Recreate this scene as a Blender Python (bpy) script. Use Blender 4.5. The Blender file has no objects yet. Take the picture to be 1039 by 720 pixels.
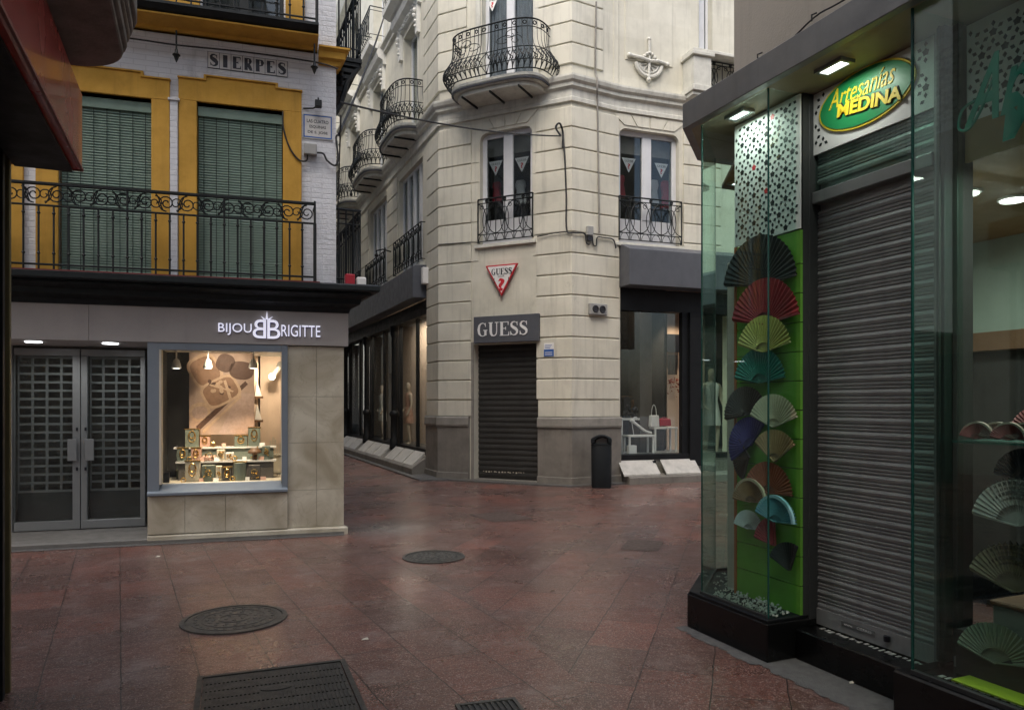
import bpy, bmesh, math, random
from mathutils import Vector, Matrix
PI = math.pi
R = math.radians
rnd = random.Random(11)
sc = bpy.context.scene
COL = sc.collection
FOC, CX, HY, CH = 750.0, 519.5, 409.0, 1.6      # lens of the photograph (pixels), horizon row, eye height

# ------------------------------------------------------------------ frames
class Fr:
    """a facade: u runs left to right along it, n is the distance out of it, z is up"""
    def __init__(s, ox, oy, dx, dy):
        l = math.hypot(dx, dy); s.o = (ox, oy); s.d = (dx/l, dy/l); s.n = (dy/l, -dx/l)
    def w(s, u, n, z):
        return Vector((s.o[0]+s.d[0]*u+s.n[0]*n, s.o[1]+s.d[1]*u+s.n[1]*n, z))
    def p2(s, u, n=0):
        return (s.o[0]+s.d[0]*u+s.n[0]*n, s.o[1]+s.d[1]*u+s.n[1]*n)
    def at(s, x, y, n=0):
        a = (x-CX)/FOC
        bx, by = s.o[0]+s.n[0]*n, s.o[1]+s.n[1]*n
        u = (a*by-bx)/(s.d[0]-a*s.d[1])
        return u, CH+(HY-y)*(by+s.d[1]*u)/FOC
    def u(s, x, n=0): return s.at(x, HY, n)[0]
    def z(s, x, y, n=0): return s.at(x, y, n)[1]
    def rot(s): return math.atan2(s.d[1], s.d[0])
def ground(x, y, z=0.0):
    Y = (CH-z)*FOC/(y-HY); return ((x-CX)/FOC*Y, Y)

BJ = Fr(-2.067, 9.09, .957, .2895)      # jewellery shop front, u=0 at its right corner
BS = Fr(-2.16, 9.062, -.395, .919)      # its side wall in the lane
GA = Fr(-1.529, 15.6, .395, -.919)      # cream corner building: lane side
GC = Fr(-1.529, 15.6, 2.68, -1.33)      # chamfered front
GD = Fr(1.151, 14.27, .97, .53)
GE = Fr(2.121, 14.8, .943, .332)        # right side
KF = Fr(1.571, 4.55, .39, -.92)         # fan shop front
LS = Fr(-2.79, 4.12, -.39, .92)         # shop at the left edge
LC, LD = 2.992, 1.105

# ------------------------------------------------------------------ mesh builder
class MB:
    def __init__(s): s.v = []; s.f = []
    def add(s, vs, fs):
        b = len(s.v); s.v += [Vector(q) for q in vs]; s.f += [tuple(b+i for i in f) for f in fs]
    def box(s, fr, u0, u1, n0, n1, z0, z1):
        vs = [fr.w(u, n, z) for z in (z0, z1) for u, n in ((u0, n0), (u1, n0), (u1, n1), (u0, n1))]
        s.add(vs, [(0,1,2,3), (4,5,6,7), (0,1,5,4), (1,2,6,5), (2,3,7,6), (3,0,4,7)]); return s
    def wbox(s, x0, x1, y0, y1, z0, z1):
        vs = [(x, y, z) for z in (z0, z1) for x, y in ((x0,y0),(x1,y0),(x1,y1),(x0,y1))]
        s.add(vs, [(0,1,2,3), (4,5,6,7), (0,1,5,4), (1,2,6,5), (2,3,7,6), (3,0,4,7)]); return s
    def poly(s, fr, pts, n0, n1):                       # (u,z) outline given thickness n0..n1
        k = len(pts); vs = [fr.w(u, n1, z) for u, z in pts]
        if n0 is None: s.add(vs, [tuple(range(k))]); return s
        vs += [fr.w(u, n0, z) for u, z in pts]
        s.add(vs, [tuple(range(k)), tuple(range(2*k-1, k-1, -1))]+[(i, (i+1) % k, k+(i+1) % k, k+i) for i in range(k)]); return s
    def slab(s, pts, z0, z1):                           # world (x,y) outline given height z0..z1
        k = len(pts); vs = [(x, y, z1) for x, y in pts]
        if z0 is None: s.add(vs, [tuple(range(k))]); return s
        vs += [(x, y, z0) for x, y in pts]
        s.add(vs, [tuple(range(k)), tuple(range(2*k-1, k-1, -1))]+[(i, (i+1) % k, k+(i+1) % k, k+i) for i in range(k)]); return s
    def tube(s, pts, r, sides=5, closed=False, r2=None):
        pts = [Vector(p) for p in pts]; k = len(pts)
        if k < 2: return s
        base = len(s.v); up = None
        for i, p in enumerate(pts):
            a = pts[i-1] if (i > 0 or closed) else p
            b = pts[(i+1) % k] if (i < k-1 or closed) else p
            t = b-a
            if t.length < 1e-7: t = Vector((0, 0, 1))
            t.normalize()
            if up is None:
                up = Vector((0, 0, 1)) if abs(t.z) < .9 else Vector((1, 0, 0))
            x = up-t*up.dot(t)
            if x.length < 1e-5: x = Vector((1, .3, .2)).cross(t)
            x.normalize(); up = x; y = t.cross(x)
            rr = r if r2 is None else r+(r2-r)*i/(k-1)
            for j in range(sides):
                an = 2*PI*j/sides; s.v.append(p+x*math.cos(an)*rr+y*math.sin(an)*rr)
        for i in range(k if closed else k-1):
            for j in range(sides):
                a = base+i*sides; b = base+((i+1) % k)*sides
                s.f.append((a+j, a+(j+1) % sides, b+(j+1) % sides, b+j))
        if not closed:
            s.f.append(tuple(base+j for j in range(sides))); s.f.append(tuple(base+(k-1)*sides+j for j in range(sides)))
        return s
    def lathe(s, c, prof, sides=16, axis='z', sx=1, sy=1, rot=0):
        base = len(s.v)
        for r, h in prof:
            for j in range(sides):
                an = 2*PI*j/sides; x, y = math.cos(an)*r*sx, math.sin(an)*r*sy
                x, y = x*math.cos(rot)-y*math.sin(rot), x*math.sin(rot)+y*math.cos(rot)
                s.v.append(Vector((c[0]+x, c[1]+y, c[2]+h)))
        for i in range(len(prof)-1):
            for j in range(sides):
                a = base+i*sides; b = a+sides
                s.f.append((a+j, a+(j+1) % sides, b+(j+1) % sides, b+j))
        s.f.append(tuple(base+j for j in range(sides)))
        s.f.append(tuple(base+(len(prof)-1)*sides+j for j in range(sides)))
        return s
    def sweep(s, path, prof):                           # closed (n,z) profile along world 2-D path, mitred
        k = len(path); m = len(prof); base = len(s.v)
        for i, p in enumerate(path):
            p = Vector(p); ns = []
            if i > 0:
                d = (p-Vector(path[i-1])).normalized(); ns.append(Vector((d.y, -d.x)))
            if i < k-1:
                d = (Vector(path[i+1])-p).normalized(); ns.append(Vector((d.y, -d.x)))
            if len(ns) == 2:
                b = (ns[0]+ns[1]).normalized(); b = b/max(.2, b.dot(ns[0]))
            else: b = ns[0]
            for n, z in prof: s.v.append(Vector((p.x+b.x*n, p.y+b.y*n, z)))
        for i in range(k-1):
            for j in range(m):
                a = base+i*m; b = a+m
                s.f.append((a+j, a+(j+1) % m, b+(j+1) % m, b+j))
        s.f.append(tuple(base+j for j in range(m))); s.f.append(tuple(base+(k-1)*m+j for j in range(m)))
        return s
    def ball(s, c, r, sx=1, sy=1, sz=1, seg=8):
        prof = [(max(1e-4, math.cos(a))*r, math.sin(a)*r*sz) for a in [(-.5+i/(seg//2+1))*PI for i in range(seg//2+2)]]
        return s.lathe(c, prof, seg, sx=sx, sy=sy)
    def wall(s, fr, u0, u1, z0, z1, holes, n0, n1):     # a wall with rectangular openings
        us = sorted({u0, u1, *[h[0] for h in holes], *[h[1] for h in holes]}); us = [q for q in us if u0 <= q <= u1]
        for a, b in zip(us[:-1], us[1:]):
            if b-a < 1e-4: continue
            c = (a+b)/2; cuts = sorted([(h[2], h[3]) for h in holes if h[0] < c < h[1]]); z = z0
            for q0, q1 in cuts:
                if q0 > z+1e-4: s.box(fr, a, b, n0, n1, z, q0)
                z = max(z, q1)
            if z < z1-1e-4: s.box(fr, a, b, n0, n1, z, z1)
        return s
    def build(s, name, m, parent=None, smooth=False, bevel=0, seg=1):
        inv = INV.get(parent.name) if parent else None
        vs = [tuple(inv @ q) for q in s.v] if inv is not None else [tuple(q) for q in s.v]
        me = bpy.data.meshes.new(name); me.from_pydata(vs, [], s.f)
        bm = bmesh.new(); bm.from_mesh(me); bmesh.ops.recalc_face_normals(bm, faces=bm.faces); bm.to_mesh(me); bm.free()
        me.materials.append(m); me.update()
        if smooth:
            for p in me.polygons: p.use_smooth = True
            try: me.set_sharp_from_angle(angle=R(40))
            except Exception: pass
        o = bpy.data.objects.new(name, me); COL.objects.link(o)
        if parent: o.parent = parent; INV[o.name] = inv if inv is not None else Matrix.Identity(4)
        if bevel:
            b = o.modifiers.new('bevel', 'BEVEL'); b.width = bevel; b.segments = seg; b.limit_method = 'ANGLE'; b.angle_limit = R(40)
        return o
INV = {}
def thing(name, label, cat, loc=(0, 0, 0), rotz=0, group=None):
    o = bpy.data.objects.new(name, None); COL.objects.link(o); o.empty_display_size = .1
    o.location = loc; o.rotation_euler = (0, 0, rotz); o['label'] = label; o['category'] = cat
    if group: o['group'] = group
    INV[o.name] = (Matrix.Translation(Vector(loc)) @ Matrix.Rotation(rotz, 4, 'Z')).inverted()
    return o
def tag(o, label, cat, group=None):
    o['label'] = label; o['category'] = cat
    if group: o['group'] = group
    return o
def recentre(o):                                        # move a lone mesh's origin to the foot of the object
    me = o.data; n = len(me.vertices)
    if not n: return o
    xs = [v.co.x for v in me.vertices]; ys = [v.co.y for v in me.vertices]; zs = [v.co.z for v in me.vertices]
    c = Vector(((min(xs)+max(xs))/2, (min(ys)+max(ys))/2, min(zs)))
    me.transform(Matrix.Translation(-c)); o.location = c; return o
def lone(mb, name, m, label, cat, group=None, **k):
    return tag(recentre(mb.build(name, m, None, **k)), label, cat, group)
def struct(mb, name, m, **k):
    o = mb.build(name, m, None, **k); o['kind'] = 'structure'; return o
def copy_tree(o, parent=None):
    c = o.copy(); COL.objects.link(c)
    if parent is not None: c.parent = parent
    for ch in list(o.children): copy_tree(ch, c)
    return c

# ------------------------------------------------------------------ materials
def new(name):
    m = bpy.data.materials.new(name); m.use_nodes = True; nt = m.node_tree
    return m, nt, nt.nodes['Principled BSDF']
def mixc(nt, a, b, fac, mode='MIX'):
    x = nt.nodes.new('ShaderNodeMix'); x.data_type = 'RGBA'; x.blend_type = mode
    for i, v in ((6, a), (7, b)):
        if isinstance(v, tuple): x.inputs[i].default_value = (*v, 1)
        else: nt.links.new(v, x.inputs[i])
    if isinstance(fac, float): x.inputs[0].default_value = fac
    else: nt.links.new(fac, x.inputs[0])
    return x.outputs[2]
def noise(nt, vec, scale, detail=5, rough=.6, lo=.35, hi=.65):
    n = nt.nodes.new('ShaderNodeTexNoise'); n.inputs['Scale'].default_value = scale
    n.inputs['Detail'].default_value = detail; n.inputs['Roughness'].default_value = rough
    nt.links.new(vec, n.inputs['Vector'])
    r = nt.nodes.new('ShaderNodeMapRange'); r.inputs[1].default_value = lo; r.inputs[2].default_value = hi
    nt.links.new(n.outputs[0], r.inputs[0]); return r.outputs[0]
def coords(nt, sc_=(1, 1, 1), rot=(0, 0, 0)):
    g = nt.nodes.new('ShaderNodeNewGeometry')          # world position: detail keeps its real size everywhere
    m = nt.nodes.new('ShaderNodeMapping'); m.inputs['Scale'].default_value = sc_; m.inputs['Rotation'].default_value = rot
    nt.links.new(g.outputs['Position'], m.inputs[0]); return m.outputs[0]
def bump(nt, b, h, strength, dist=.01):
    n = nt.nodes.new('ShaderNodeBump'); n.inputs['Strength'].default_value = strength; n.inputs['Distance'].default_value = dist
    nt.links.new(h, n.inputs['Height']); nt.links.new(n.outputs[0], b.inputs['Normal'])
def mat(name, c, rough=.6, metal=0, var=.25, scale=3, fine=60, bmp=.15, dist=.004, dark=None, streak=0, coat=0, spec=.5, grime=0, blocks=0):
    m, nt, b = new(name)
    v = coords(nt)
    d = dark or tuple(x*.55 for x in c)
    c1 = mixc(nt, c, d, noise(nt, v, scale, 6, .65, .42, .8))
    # weight of the mottling
    w = nt.nodes.new('ShaderNodeMix'); w.data_type = 'RGBA'; w.inputs[0].default_value = min(1, var*2)
    w.inputs[6].default_value = (*c, 1); nt.links.new(c1, w.inputs[7]); col = w.outputs[2]
    if streak:
        s = noise(nt, coords(nt, (5, 5, .35)), 2.2, 6, .6, .52, .78)
        mm = nt.nodes.new('ShaderNodeMath'); mm.operation = 'MULTIPLY'; mm.inputs[1].default_value = streak; nt.links.new(s, mm.inputs[0])
        col = mixc(nt, col, tuple(x*.35 for x in c), mm.outputs[0])
    if blocks:
        g_ = nt.nodes.new('ShaderNodeNewGeometry'); s_ = nt.nodes.new('ShaderNodeSeparateXYZ'); nt.links.new(g_.outputs['Position'], s_.inputs[0])
        mz = nt.nodes.new('ShaderNodeMath'); mz.operation = 'SUBTRACT'; mz.inputs[1].default_value = 1.663; nt.links.new(s_.outputs[2], mz.inputs[0])
        c_ = nt.nodes.new('ShaderNodeCombineXYZ'); nt.links.new(s_.outputs[0], c_.inputs[0]); nt.links.new(mz.outputs[0], c_.inputs[1])
        bk = nt.nodes.new('ShaderNodeTexBrick'); bk.inputs['Scale'].default_value = 1; bk.inputs['Brick Width'].default_value = .93; bk.inputs['Row Height'].default_value = .405; bk.inputs['Mortar Size'].default_value = 0
        bk.inputs['Color1'].default_value = (1, 1, 1, 1); bk.inputs['Color2'].default_value = (1-blocks, 1-blocks*1.05, 1-blocks*1.3, 1); nt.links.new(c_.outputs[0], bk.inputs['Vector'])
        col = mixc(nt, col, bk.outputs['Color'], 1.0, 'MULTIPLY')
    if grime:
        gm = nt.nodes.new('ShaderNodeMath'); gm.operation = 'MULTIPLY'; gm.inputs[1].default_value = grime
        nt.links.new(noise(nt, coords(nt, (1, 1, .7)), 3.1, 12, .78, .60, .74), gm.inputs[0]); col = mixc(nt, col, tuple(x*.42 for x in c), gm.outputs[0])
        g2 = nt.nodes.new('ShaderNodeMath'); g2.operation = 'MULTIPLY'; g2.inputs[1].default_value = grime*.5
        nt.links.new(noise(nt, v, .55, 4, .6, .45, .7), g2.inputs[0]); col = mixc(nt, col, tuple(x*.72 for x in c), g2.outputs[0])
    nt.links.new(col, b.inputs['Base Color'])
    f = noise(nt, v, fine, 4, .6, .2, .8)
    rr = nt.nodes.new('ShaderNodeMapRange'); rr.inputs[3].default_value = max(.03, rough-.08); rr.inputs[4].default_value = min(1, rough+.1)
    nt.links.new(noise(nt, v, scale*2, 4, .6, .3, .7), rr.inputs[0]); nt.links.new(rr.outputs[0], b.inputs['Roughness'])
    b.inputs['Metallic'].default_value = metal; b.inputs['Specular IOR Level'].default_value = spec
    b.inputs['Coat Weight'].default_value = coat
    if bmp: bump(nt, b, f, bmp, dist)
    return m
def emit(name, c, s):
    m, nt, b = new(name); b.inputs['Base Color'].default_value = (*c, 1)
    b.inputs['Emission Color'].default_value = (*c, 1); b.inputs['Emission Strength'].default_value = s; return m
def glass(name, tint, refl=1.5, rough=.0, dirt=.04):
    m, nt, b = new(name); nt.nodes.remove(b); out = nt.nodes['Material Output']
    t = nt.nodes.new('ShaderNodeBsdfTransparent'); t.inputs[0].default_value = (*tint, 1)
    g = nt.nodes.new('ShaderNodeBsdfGlossy'); g.inputs['Roughness'].default_value = rough; g.inputs[0].default_value = (.92, .97, .95, 1)
    lw_ = nt.nodes.new('ShaderNodeLayerWeight'); lw_.inputs[0].default_value = .5
    pw = nt.nodes.new('ShaderNodeMath'); pw.operation = 'POWER'; pw.inputs[1].default_value = 5; nt.links.new(lw_.outputs['Facing'], pw.inputs[0])
    f0 = ((refl-1)/(refl+1))**2
    fr = nt.nodes.new('ShaderNodeMath'); fr.operation = 'MULTIPLY_ADD'; fr.inputs[1].default_value = 1-f0; fr.inputs[2].default_value = f0; nt.links.new(pw.outputs[0], fr.inputs[0])
    mx = nt.nodes.new('ShaderNodeMixShader'); nt.links.new(fr.outputs[0], mx.inputs[0]); nt.links.new(t.outputs[0], mx.inputs[1]); nt.links.new(g.outputs[0], mx.inputs[2])
    df = nt.nodes.new('ShaderNodeBsdfDiffuse'); df.inputs[0].default_value = (.4, .42, .4, 1)
    m2 = nt.nodes.new('ShaderNodeMixShader'); s = noise(nt, coords(nt, (1, 1, .4)), 4, 6, .7, .45, .9)
    mm = nt.nodes.new('ShaderNodeMath'); mm.operation = 'MULTIPLY'; mm.inputs[1].default_value = dirt; nt.links.new(s, mm.inputs[0])
    nt.links.new(mm.outputs[0], m2.inputs[0]); nt.links.new(mx.outputs[0], m2.inputs[1]); nt.links.new(df.outputs[0], m2.inputs[2])
    nt.links.new(m2.outputs[0], out.inputs[0]); return m

M = {}
M['cream'] = mat('cream render', (.66, .635, .53), .8, var=.3, scale=1.3, bmp=.3, streak=.42, grime=.55, blocks=.07)
M['cream2'] = mat('cream moulding', (.62, .61, .535), .75, var=.35, scale=4, bmp=.3, streak=.5, grime=.6)
M['lanewhite'] = mat('pale render', (.72, .715, .66), .8, var=.3, scale=2, bmp=.3, streak=.3, grime=.5)
M['groove'] = mat('joint mortar', (.40, .37, .30), .9, var=.3)  # even mortar tone of the core behind the slab gaps
M['greystone'] = mat('grey plinth stone', (.20, .185, .16), .7, var=.5, scale=2.6, fine=90, bmp=.35, streak=.4)
M['greycap'] = mat('grey plinth cap', (.25, .235, .205), .7, var=.45, scale=3, bmp=.3, streak=.3)
M['black'] = mat('black painted iron', (.010, .011, .012), .5, var=.3, bmp=.15, spec=.2)
M['blackgloss'] = mat('black polished granite', (.006, .006, .006), .22, var=.3, fine=200, bmp=.05, spec=.3)
M['iron'] = mat('wrought iron', (.012, .015, .015), .5, var=.3, bmp=.2, spec=.3)
M['charcoal'] = mat('charcoal panel', (.083, .088, .100), .5, var=.2, bmp=.08, streak=.15)
M['shutter_dark'] = mat('dark shutter', (.035, .034, .031), .5, var=.5, bmp=.2, streak=.3, spec=.35)
M['white_frame'] = mat('white window paint', (.62, .63, .64), .5, var=.15, bmp=.1, streak=.15)
M['white'] = mat('white paint', (.75, .74, .71), .6, var=.12, bmp=.08)
M['ochre'] = mat('ochre render', (.60, .33, .045), .8, var=.35, scale=2.5, bmp=.25, streak=.35, grime=.35)
M['alu'] = mat('brushed aluminium', (.24, .245, .24), .4, metal=.25, var=.15, bmp=.06)
M['alublue'] = mat('blue grey aluminium', (.25, .29, .33), .42, metal=.3, var=.12, bmp=.05)
M['fascia'] = mat('taupe fascia panel', (.40, .37, .345), .55, var=.12, bmp=.05, streak=.1)
M['ledge'] = mat('dark green black cornice', (.012, .016, .017), .5, var=.5, scale=6, bmp=.3, spec=.3)
M['blind'] = mat('green blind slats', (.19, .275, .22), .6, var=.4, scale=1.5, bmp=.03, streak=.2)
M['red'] = mat('red plastic', (.42, .015, .03), .4, var=.2)
M['darkred'] = mat('dark red awning panel', (.42, .05, .045), .22, var=.1, scale=1, bmp=0, coat=.3)
M['beige'] = mat('beige wall', (.44, .40, .335), .85, var=.2, scale=1.2, bmp=.3, streak=.25)
M['metal'] = mat('grey shop metal', (.20, .205, .20), .38, metal=.25, var=.25, bmp=.08, streak=.2)
M['metaldark'] = mat('dark shop metal', (.05, .052, .05), .5, spec=.3, metal=.1, var=.25, bmp=.08)
M['shutter'] = mat('galvanised shutter', (.33, .33, .32), .38, metal=.15, var=.35, scale=4, bmp=.02, streak=.35)
M['green'] = mat('green board', (.13, .34, .035), .5, var=.25, bmp=.06)
M['orange'] = mat('orange board edge', (.40, .11, .03), .5, var=.15)
M['brownwood'] = mat('brown wood', (.16, .085, .045), .5, var=.4, scale=6, bmp=.15)
M['dark'] = mat('dark interior', (.03, .029, .028), .8, var=.3)
M['dim'] = mat('dim shop interior', (.11, .10, .09), .8, var=.3)
M['warmwall'] = mat('warm interior wall', (.70, .54, .42), .7, var=.15)
M['stonegrey'] = mat('grey balcony stone', (.20, .185, .17), .7, var=.5, scale=5, bmp=.35, streak=.4)
M['cable'] = mat('black cable', (.02, .02, .02), .6, var=.1, bmp=0)
M['plasticgrey'] = mat('grey plastic', (.33, .33, .31), .6, var=.2)
M['binplastic'] = mat('dark bin plastic', (.010, .013, .015), .55, var=.3, bmp=.15, spec=.25)
M['gold'] = mat('gold', (.75, .48, .16), .25, metal=.9, var=.1, bmp=0)
M['ivory'] = mat('ivory card', (.62, .56, .44), .6, var=.15)
M['sage'] = mat('sage display box', (.16, .19, .155), .6, var=.15)
M['blush'] = mat('blush display', (.55, .34, .26), .6, var=.15)
M['mannequin'] = mat('mannequin plastic', (.55, .47, .38), .45, var=.1)
M['cloth_dark'] = mat('dark cloth', (.03, .03, .035), .85, var=.3)
M['cloth_white'] = mat('white cloth', (.6, .6, .58), .85, var=.2)
M['yellow'] = mat('yellow sign paint', (.78, .60, .03), .45, var=.1, bmp=.03)
M['signgreen'] = mat('green sign enamel', (.012, .25, .075), .4, var=.12, bmp=.03)
M['signblue'] = mat('blue sign', (.02, .10, .35), .4, var=.1)
M['tilewhite'] = mat('white glazed tile', (.62, .60, .56), .3, var=.25, scale=8, bmp=.05)
M['ink'] = mat('black ink', (.015, .015, .02), .4, var=.1, bmp=0)
M['pots'] = mat('terracotta', (.3, .1, .05), .8)
M['paleslab'] = mat('pale stone slab', (.50, .485, .44), .6, var=.4, scale=6, grime=.4)
M['cloth_grey'] = mat('grey curtain', (.42, .43, .45), .9, var=.3)
M['grille'] = mat('zinc grille', (.20, .205, .20), .4, metal=.2, var=.3, bmp=.05)
M['reflwall'] = mat('wall with painted reflection', (.36, .44, .38), .6, var=.2)  # pale tone imitates a bright facade mirrored in the glass
M['cement'] = mat('cement patch', (.20, .19, .17), .75, var=.8, scale=18, fine=150, bmp=.5, dist=.01, grime=.8, dark=(.09, .06, .05))
M['darkslab'] = mat('replaced dark slab', (.10, .07, .058), .45, var=.6, scale=9, fine=150, bmp=.4, grime=.5)
M['rededge'] = mat('red painted edge', (.16, .02, .02), .5)
M['coverdark'] = mat('dark cast iron', (.060, .058, .052), .42, metal=.3, var=.5, scale=9, fine=120, bmp=.35)
M['glass'] = glass('window glass', (.93, .95, .94), 1.4)
M['glassdark'] = glass('tinted window glass', (.75, .78, .79), 1.45)
M['glassteal'] = glass('teal shop glass', (.86, .955, .92), 1.42, dirt=.015)
M['glassedge'] = mat('glass edge', (.012, .075, .06), .2, var=.1, bmp=0)
M['gravel'] = mat('white gravel', (.42, .41, .37), .8, var=.5, scale=20)
M['iron_cover'] = mat('cast iron cover', (.095, .09, .078), .42, metal=.3, var=.5, scale=9, fine=120, bmp=.35)
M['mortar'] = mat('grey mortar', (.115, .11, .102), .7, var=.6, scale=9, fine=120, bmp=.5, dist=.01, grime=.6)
M['threshold'] = mat('stone threshold', (.17, .16, .145), .6, var=.4, scale=4, bmp=.2)
M['lamp_white'] = emit('lamp glow', (1, .96, .88), 1.8)
M['lamp_led'] = emit('led panel', (.95, 1, .97), 2.2)
M['lamp_disc'] = emit('disc lamp glow', (1, .96, .9), 1.6)
M['lamp_cool'] = emit('cool downlight', (.92, .96, 1), 2.2)
M['letters'] = emit('lit letter', (.84, .84, .98), .25)
M['letterside'] = mat('violet letter side', (.06, .05, .12), .4, var=.1, bmp=0)
M['guesswhite'] = mat('white letter', (.78, .78, .76), .5, var=.1, bmp=0)
M['signred'] = mat('sign red', (.55, .02, .03), .45, var=.1, bmp=0)

def marble(name, c, c2, vein):
    m, nt, b = new(name); v = coords(nt)
    w = nt.nodes.new('ShaderNodeTexNoise'); w.inputs['Scale'].default_value = 1.6; w.inputs['Detail'].default_value = 8; w.inputs['Distortion'].default_value = 1.4
    nt.links.new(v, w.inputs['Vector'])
    mr = nt.nodes.new('ShaderNodeMapRange'); mr.inputs[1].default_value = .35; mr.inputs[2].default_value = .7; nt.links.new(w.outputs[0], mr.inputs[0])
    c1 = mixc(nt, c, c2, mr.outputs[0])
    w2 = nt.nodes.new('ShaderNodeTexNoise'); w2.inputs['Scale'].default_value = 2.6; w2.inputs['Detail'].default_value = 9; w2.inputs['Distortion'].default_value = 2.0
    nt.links.new(v, w2.inputs['Vector'])
    a = nt.nodes.new('ShaderNodeMath'); a.operation = 'SUBTRACT'; a.inputs[1].default_value = .5; nt.links.new(w2.outputs[0], a.inputs[0])
    ab = nt.nodes.new('ShaderNodeMath'); ab.operation = 'ABSOLUTE'; nt.links.new(a.outputs[0], ab.inputs[0])
    r = nt.nodes.new('ShaderNodeMapRange'); r.inputs[1].default_value = .0; r.inputs[2].default_value = .012; r.inputs[3].default_value = .4; r.inputs[4].default_value = 0; nt.links.new(ab.outputs[0], r.inputs[0])
    c3 = mixc(nt, c1, vein, r.outputs[0]); nt.links.new(c3, b.inputs['Base Color'])
    b.inputs['Roughness'].default_value = .38; bump(nt, b, noise(nt, v, 60), .08, .002); return m
M['marble'] = marble('cream marble', (.62, .575, .455), (.37, .32, .225), (.33, .285, .20))

def brickpaint():
    m, nt, b = new('white painted brick'); 
    g = nt.nodes.new('ShaderNodeNewGeometry'); mp = nt.nodes.new('ShaderNodeMapping'); mp.vector_type = 'TEXTURE'
    mp.inputs['Rotation'].default_value = (0, 0, BJ.rot()); nt.links.new(g.outputs['Position'], mp.inputs[0])
    s = nt.nodes.new('ShaderNodeSeparateXYZ'); c = nt.nodes.new('ShaderNodeCombineXYZ'); nt.links.new(mp.outputs[0], s.inputs[0])
    nt.links.new(s.outputs[0], c.inputs[0]); nt.links.new(s.outputs[2], c.inputs[1])
    br = nt.nodes.new('ShaderNodeTexBrick'); br.inputs['Scale'].default_value = 1; br.inputs['Brick Width'].default_value = .26; br.inputs['Row Height'].default_value = .062
    br.inputs['Mortar Size'].default_value = .006; br.inputs['Mortar Smooth'].default_value = .6
    br.inputs['Color1'].default_value = (.70, .71, .73, 1); br.inputs['Color2'].default_value = (.67, .68, .70, 1); br.inputs['Mortar'].default_value = (.57, .58, .60, 1)
    nt.links.new(c.outputs[0], br.inputs['Vector'])
    v = coords(nt); col = mixc(nt, br.outputs['Color'], (.30, .30, .31), noise(nt, coords(nt, (1, 1, .4)), 3, 7, .7, .55, .95))
    nt.links.new(col, b.inputs['Base Color']); b.inputs['Roughness'].default_value = .7
    iv = nt.nodes.new('ShaderNodeMath'); iv.operation = 'SUBTRACT'; iv.inputs[0].default_value = 1; nt.links.new(br.outputs['Fac'], iv.inputs[1])
    ad = nt.nodes.new('ShaderNodeMath'); ad.operation = 'ADD'; nt.links.new(iv.outputs[0], ad.inputs[0]); nt.links.new(noise(nt, v, 25), ad.inputs[1])
    bump(nt, b, ad.outputs[0], .5, .006); return m
M['brick'] = brickpaint()

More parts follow.
